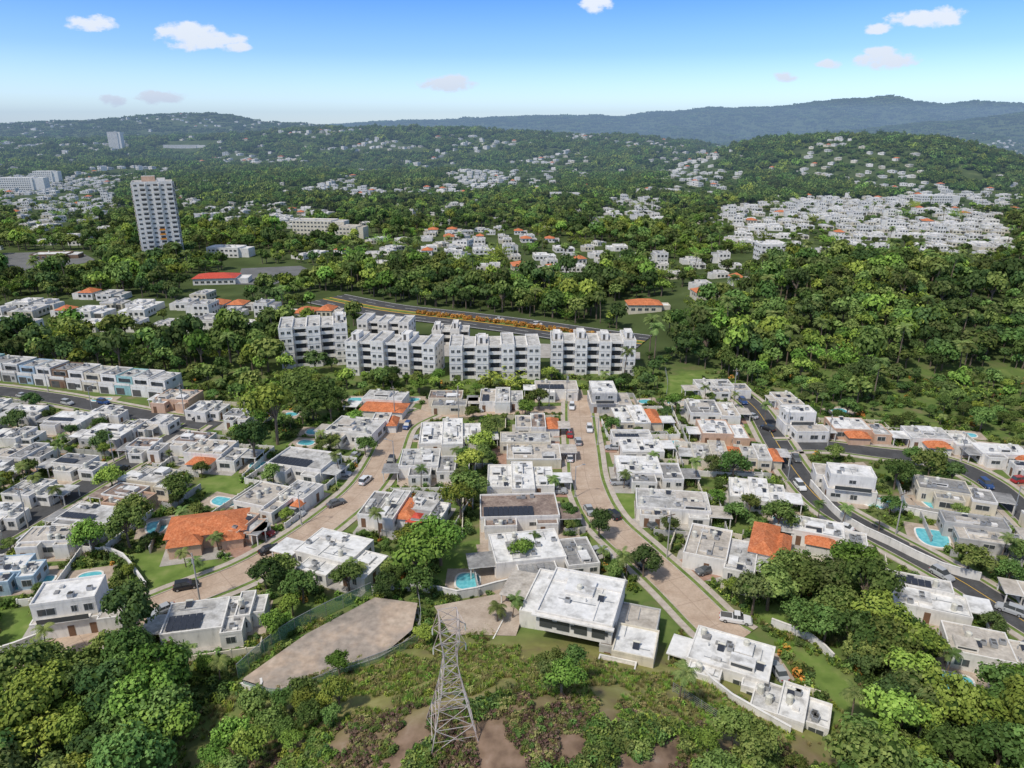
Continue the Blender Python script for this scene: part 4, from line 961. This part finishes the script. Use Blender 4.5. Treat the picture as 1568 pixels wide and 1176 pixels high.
# fences
def fence(name,px,h,mat,post='metal'):
    pts=smooth([XY(*p) for p in px],2.5); mb=MB()
    for (x0,y0),(x1,y1) in zip(pts,pts[1:]):
        z0=hgt(x0,y0);z1=hgt(x1,y1); mb.tube((x0,y0,z0),(x0,y0,z0+h+.1),.05,.05,5,post)
        for k in range(5 if mat=='metal' else 0): t=h*(k+1)/5; mb.tube((x0,y0,z0+t),(x1,y1,z1+t),.02,.02,4,post,False)
        if mat!='metal': mb.poly([(x0,y0,z0),(x1,y1,z1),(x1,y1,z1+h),(x0,y0,z0+h)],mat); mb.tube((x0,y0,z0+h),(x1,y1,z1+h),.05,.05,4,post,False)
    mb.obj(name)
def wallpath(px,h=1.6,k='wall_white'):
    pts=smooth([XY(*p) for p in px],4); mb=MB()
    ns=normals(pts); strip(mb,pts,ns,[(-.12,0),(-.12,h),(.12,h),(.12,0)],k); strip(mb,pts,ns,[(-.18,h),(-.18,h+.1),(.18,h+.1),(.18,h)],k); mb.obj('boundary_wall')
fence('green_fence',[(365,1040),(430,985),(500,945),(570,912)],2.8,'fence'); fence('green_fence',[(375,1058),(435,1068),(510,1040),(590,1010),(640,985)],1.6,'fence'); fence('wire_fence',[(640,985),(645,950),(640,915)],2.2,'metal')
wallpath([(570,912),(640,905),(700,918),(760,905),(820,892)],1.8); wallpath([(370,1055),(400,1062),(400,1045)],1.0); wallpath([(1040,990),(1070,1030),(1120,1075),(1210,1125)],1.2); wallpath([(1180,960),(1240,985),(1275,1015)],1.5)
wallpath([(1240,745),(1290,800),(1360,835),(1440,875),(1500,890)],1.8); wallpath([(225,905),(190,860),(160,850)],1.6); wallpath([(0,1005),(60,985),(150,935)],1.6); wallpath([(1265,725),(1330,770),(1380,785),(1450,800)],1.6)
fence('wire_fence',[(1020,610),(1022,590),(1018,570)],2,'metal'); fence('wire_fence',[(1030,1060),(1100,1105),(1180,1150)],1.6,'metal')
# ------------------------------------------------------------ vehicles
def car(kind,paint):
    mb=MB(); p='car_'+paint
    L=4.5 if kind!='pickup' else 5.5; w=.9 if kind!='pickup' else .98; x0=-L/2
    top={'sedan':[.55,.86,.92,.95,.95,.9,.82,.55],'suv':[.6,1.0,1.05,1.08,1.08,1.0,.92,.6],'pickup':[.6,1.05,1.08,1.08,1.1,1.08,1.0,.65]}[kind]
    xs=[0,.06,.2,.4,.6,.76,.95,1.0]; wf=[.82,.93,1,1,1,1,.93,.8]; prev=None
    for x,t,q in zip(xs,top,wf):
        X=x0+L*x; ww=w*q; sec=[(X,-ww,.3),(X,-ww*1.0,.3+(t-.3)*.6),(X,-ww*.9,t),(X,ww*.9,t),(X,ww,.3+(t-.3)*.6),(X,ww,.3)]
        if prev:
            for k in range(5): mb.poly([prev[k],prev[k+1],sec[k+1],sec[k]][::-1],p)
            mb.poly([prev[5],prev[0],sec[0],sec[5]][::-1],'rubber')
        else: mb.poly(sec,p)
        prev=sec
    mb.poly(prev[::-1],p)
    cb={'sedan':(.14,.26,.56,.72,1.4),'suv':(.04,.1,.58,.74,1.68),'pickup':(.4,.44,.62,.74,1.75)}[kind]; zb={'sedan':.9,'suv':1.03,'pickup':1.07}[kind]
    a,b_,c,d,zr=cb; A,B,Cc,D=[x0+L*q for q in(a,b_,c,d)]; w1=w*.88;w2=w*.72
    lo=[(A,w1,zb-.05),(D,w1,zb-.05),(D,-w1,zb-.05),(A,-w1,zb-.05)]; hi=[(B,w2,zr),(Cc,w2,zr),(Cc,-w2,zr),(B,-w2,zr)]
    mb.poly(hi[::-1],p); mb.poly([lo[0],lo[1],hi[1],hi[0]][::-1],'glass'); mb.poly([lo[1],lo[2],hi[2],hi[1]][::-1],'glass'); mb.poly([lo[2],lo[3],hi[3],hi[2]][::-1],'glass'); mb.poly([lo[3],lo[0],hi[0],hi[3]][::-1],'glass')
    mb.box(B+.02,-w2-.01,zr-.02,Cc-.02,w2+.01,zr+.035,p); xm=(B+Cc)/2
    for s in(1,-1):
        mb.tube((xm,s*(w1+.01),zb),(xm,s*(w2+.02),zr),.045,.045,4,p); mb.box(D-.35,s*w,zb-.05,D-.15,s*(w+.2),zb+.12,p)
        mb.box(x0-.02,s*w*.5,.62,x0+.06,s*w*.78,.78,'lamp_red'); mb.box(x0+L-.08,s*w*.48,.52,x0+L+.02,s*w*.76,.66,'lamp_clear')
        for X in(x0+L*.18,x0+L*.82):
            mb.tube((X,s*(w-.22),.34),(X,s*(w+.02),.34),.34,.34,14,'rubber'); mb.tube((X,s*(w-.1),.34),(X,s*(w+.03),.34),.2,.2,10,'metal')
    if kind=='pickup': mb.box(x0+.2,-w*.75,1.05,A-.1,w*.75,1.09,'dark')
    return mb.mesh('car_mesh')
CM={};CP=[]
def putcar(x,y,ang,kind,paint):
    if any((x-a)**2+(y-b_)**2<25 for a,b_ in CP): return
    CP.append((x,y)); k=(kind,paint)
    if k not in CM: CM[k]=car(kind,paint)
    nm={'pickup':'parked_pickup_truck','suv':'parked_suv','sedan':'parked_car'}[kind]
    o=bpy.data.objects.new(nm,CM[k]); o.location=(x,y,hgt(x,y)+(.1 if y<280 else .36)); o.rotation_euler=(0,0,ang); link(o)
for px,py,a,k,p in[(1126,952,-15,'pickup','white'),(413,845,40,'sedan','black'),(286,903,20,'suv','black'),(872,668,90,'sedan','red'),(885,680,92,'suv','silver'),(938,792,120,'suv','black'),(995,808,120,'sedan','grey'),(872,705,90,'suv','white'),
 (560,740,70,'suv','white'),(545,700,70,'sedan','silver'),(515,775,40,'sedan','grey'),(1150,640,125,'sedan','silver'),(1290,812,140,'sedan','white'),(1175,660,125,'suv','black'),(1545,940,140,'suv','silver'),(690,632,0,'suv','white'),(730,632,5,'sedan','silver'),(805,628,0,'suv','black'),
 (765,492,-8,'sedan','white'),(823,500,-8,'suv','white'),(680,484,-8,'sedan','silver'),(920,520,-8,'sedan','red')]:
    x,y=XY(px,py); putcar(x,y,radians(a),k,p)
paints=['white','black','silver','grey','white','silver','blue','grey','black','red']
for pts,w,ns in ROADS:
    i=4
    while i<len(pts)-3:
        if rnd.random()<.6 and 100<pts[i][1]<230:
            sg=rnd.choice([1,-1]); a=math.atan2(pts[i+1][1]-pts[i][1],pts[i+1][0]-pts[i][0]); putcar(pts[i][0]+ns[i][0]*sg*(w/2-1.1),pts[i][1]+ns[i][1]*sg*(w/2-1.1),a,rnd.choice(['sedan','suv','suv']),rnd.choice(paints))
        i+=rnd.choice([3,5,7])
for x,y,a in DRIVES:
    if rnd.random()<.6 and oc(x,y)==3 and all(oc(x+math.cos(a)*q,y+math.sin(a)*q)!=2 for q in(-2.3,2.3)): putcar(x,y,a+rnd.choice([0,math.pi]),rnd.choice(['sedan','suv','suv','sedan','pickup']),rnd.choice(paints))
mb=MB(); mb.tube((0,0,0),(0,0,8),.13,.08,8,'metal'); mb.tube((0,0,7.8),(1.7,0,8.4),.05,.04,6,'metal'); mb.box(1.5,-.15,8.32,2.2,.15,8.48,'metal'); mb.box(-.25,-.25,0,.25,.25,.25,'concrete'); lm=mb.mesh('street_lamp')
mb=MB(); mb.tube((0,0,0),(0,0,10.5),.16,.1,8,'concrete'); mb.box(-1.1,-.06,9.6,1.1,.06,9.75,'door')
for q in(-1,-.4,.4,1): mb.tube((q,0,9.75),(q,0,9.95),.05,.04,6,'tank')
mb.tube((.3,0,8.2),(.3,0,9.1),.22,.22,8,'metal'); up=mb.mesh('utility_pole')
for pts,w,ns in ROADS:
    for n_,i in enumerate(range(3,len(pts)-2,9)):
        if not 70<pts[i][1]<240: continue
        sg=1 if n_%2 else -1; o=bpy.data.objects.new('street_lamp' if n_%3 else 'utility_pole',lm if n_%3 else up); o.location=(pts[i][0]+ns[i][0]*sg*(w/2+.6),pts[i][1]+ns[i][1]*sg*(w/2+.6),.1); o.rotation_euler=(0,0,math.atan2(-ns[i][1]*sg,-ns[i][0]*sg)); link(o)
# ------------------------------------------------------------ haze volume, airlight put in as a faint emission
mb=MB(); M['haze']=bpy.data.materials.new('haze_airlight'); mm=M['haze']; mm.use_nodes=True; nt=mm.node_tree; nt.nodes.clear()
K=1.5e-4
out=nt.nodes.new('ShaderNodeOutputMaterial'); ab=nt.nodes.new('ShaderNodeVolumeAbsorption'); ab.inputs[0].default_value=(0,0,0,1); ab.inputs[1].default_value=K
em=nt.nodes.new('ShaderNodeEmission'); em.inputs[0].default_value=(.25,.38,.60,1); em.inputs[1].default_value=K; ad=nt.nodes.new('ShaderNodeAddShader')
nt.links.new(ab.outputs[0],ad.inputs[0]); nt.links.new(em.outputs[0],ad.inputs[1]); nt.links.new(ad.outputs[0],out.inputs['Volume'])
mb.box(-9500,620,-60,9500,6900,300,'haze'); mb.obj('airlight_haze')
# ------------------------------------------------------------ sun, sky
SE=radians(56); SAZ=radians(-135)
sd=Vector((math.sin(SAZ)*math.cos(SE),math.cos(SAZ)*math.cos(SE),math.sin(SE)))
sl=bpy.data.lights.new('sun','SUN'); sl.energy=3.2; sl.angle=radians(4.0); sl.color=(1,.95,.86); so=link(bpy.data.objects.new('sun',sl)); so.rotation_euler=sd.to_track_quat('Z','Y').to_euler()
w=bpy.data.worlds.new('World'); scene.world=w; w.use_nodes=True; nt=w.node_tree; N=nt.nodes;L=nt.links; bg=N['Background']
sk=N.new('ShaderNodeTexSky'); sk.sky_type='NISHITA'; sk.sun_disc=False; sk.sun_elevation=SE; sk.sun_rotation=SAZ; sk.altitude=100; sk.air_density=1.0; sk.dust_density=.6; sk.ozone_density=1.5
tc=N.new('ShaderNodeTexCoord'); sx=N.new('ShaderNodeSeparateXYZ'); L.new(tc.outputs['Generated'],sx.inputs[0])
tr=N.new('ShaderNodeValToRGB'); setramp(tr,[(0.0,(.80,.84,.92)),(.045,(.66,.74,.88)),(.10,(.34,.48,.82)),(.165,(.18,.35,.82)),(.3,(.42,.41,.42)),(.6,(.64,.54,.44))]); L.new(sx.outputs[2],tr.inputs[0])
tm=N.new('ShaderNodeMix'); tm.data_type='RGBA'; tm.blend_type='MULTIPLY'; tm.inputs[0].default_value=1; L.new(sk.outputs[0],tm.inputs[6]); L.new(tr.outputs[0],tm.inputs[7])
ts=N.new('ShaderNodeVectorMath'); ts.operation='SCALE'; ts.inputs['Scale'].default_value=2.1; L.new(tm.outputs[2],ts.inputs[0])
def mth(op,a,b=None,c=None):
    q=N.new('ShaderNodeMath'); q.operation=op
    for i,v_ in enumerate((a,b,c)):
        if v_ is None: continue
        if isinstance(v_,(int,float)): q.inputs[i].default_value=v_
        else: L.new(v_,q.inputs[i])
    return q.outputs[0]
yc=mth('MAXIMUM',sx.outputs[1],.05); U=mth('DIVIDE',sx.outputs[0],yc); V=mth('DIVIDE',sx.outputs[2],yc); dm=None
for cx,cy,rx,ry in[(143,35,40,12),(285,50,46,18),(310,62,62,15),(360,72,24,8),(173,154,20,10),(245,149,38,12),(685,129,42,12),(697,122,24,10),(912,6,26,14),(1410,28,48,14),(1445,26,34,16),(1343,44,22,9),(1354,92,50,14),(1350,82,28,12),(1270,98,22,7),(1205,117,18,8)]:
    a=ray(cx,cy);b_=ray(cx+rx,cy);c=ray(cx,cy-ry); u0=a[0]/a[1];v0=a[2]/a[1]; ru=b_[0]/b_[1]-u0; rv=c[2]/c[1]-v0
    e=mth('ADD',mth('POWER',mth('ABSOLUTE',mth('MULTIPLY',mth('SUBTRACT',U,u0),1/ru)),2),mth('POWER',mth('ABSOLUTE',mth('MULTIPLY',mth('SUBTRACT',V,v0),1/rv)),2))
    dm=e if dm is None else mth('MINIMUM',dm,e)
cv=N.new('ShaderNodeCombineXYZ'); L.new(U,cv.inputs[0]); L.new(mth('MULTIPLY',V,1.8),cv.inputs[1])
cn=N.new('ShaderNodeTexNoise'); cn.inputs['Scale'].default_value=45; cn.inputs['Detail'].default_value=5; cn.inputs['Roughness'].default_value=.6; L.new(cv.outputs[0],cn.inputs[0])
mk=mth('SUBTRACT',mth('SUBTRACT',1.3,dm),mth('MULTIPLY',mth('SUBTRACT',cn.outputs['Fac'],.5),3.4))
mr=N.new('ShaderNodeMapRange'); mr.interpolation_type='SMOOTHSTEP'; mr.inputs[1].default_value=0; mr.inputs[2].default_value=1.0; L.new(mk,mr.inputs[0])
mk=mth('MULTIPLY',mr.outputs[0],mth('GREATER_THAN',sx.outputs[1],.1)); mk=mth('MULTIPLY',mk,.97)
mx=N.new('ShaderNodeMix'); mx.data_type='RGBA'; L.new(mk,mx.inputs[0]); L.new(ts.outputs[0],mx.inputs[6]); mx.inputs[7].default_value=(6.4,6.8,7.4,1)
L.new(mx.outputs[2],bg.inputs[0]); bg.inputs[1].default_value=.14
# ------------------------------------------------------------ camera
cam=bpy.data.cameras.new('camera'); cam.sensor_width=36; cam.lens=F/1568*36; cam.clip_start=.5; cam.clip_end=20000
co=link(bpy.data.objects.new('camera',cam)); co.location=(0,0,H); co.rotation_euler=(math.pi/2-TH,0,0); scene.camera=co
scene.view_settings.view_transform='Standard'; scene.view_settings.look='None'; scene.view_settings.exposure=0
print('done',time.time()-T0)
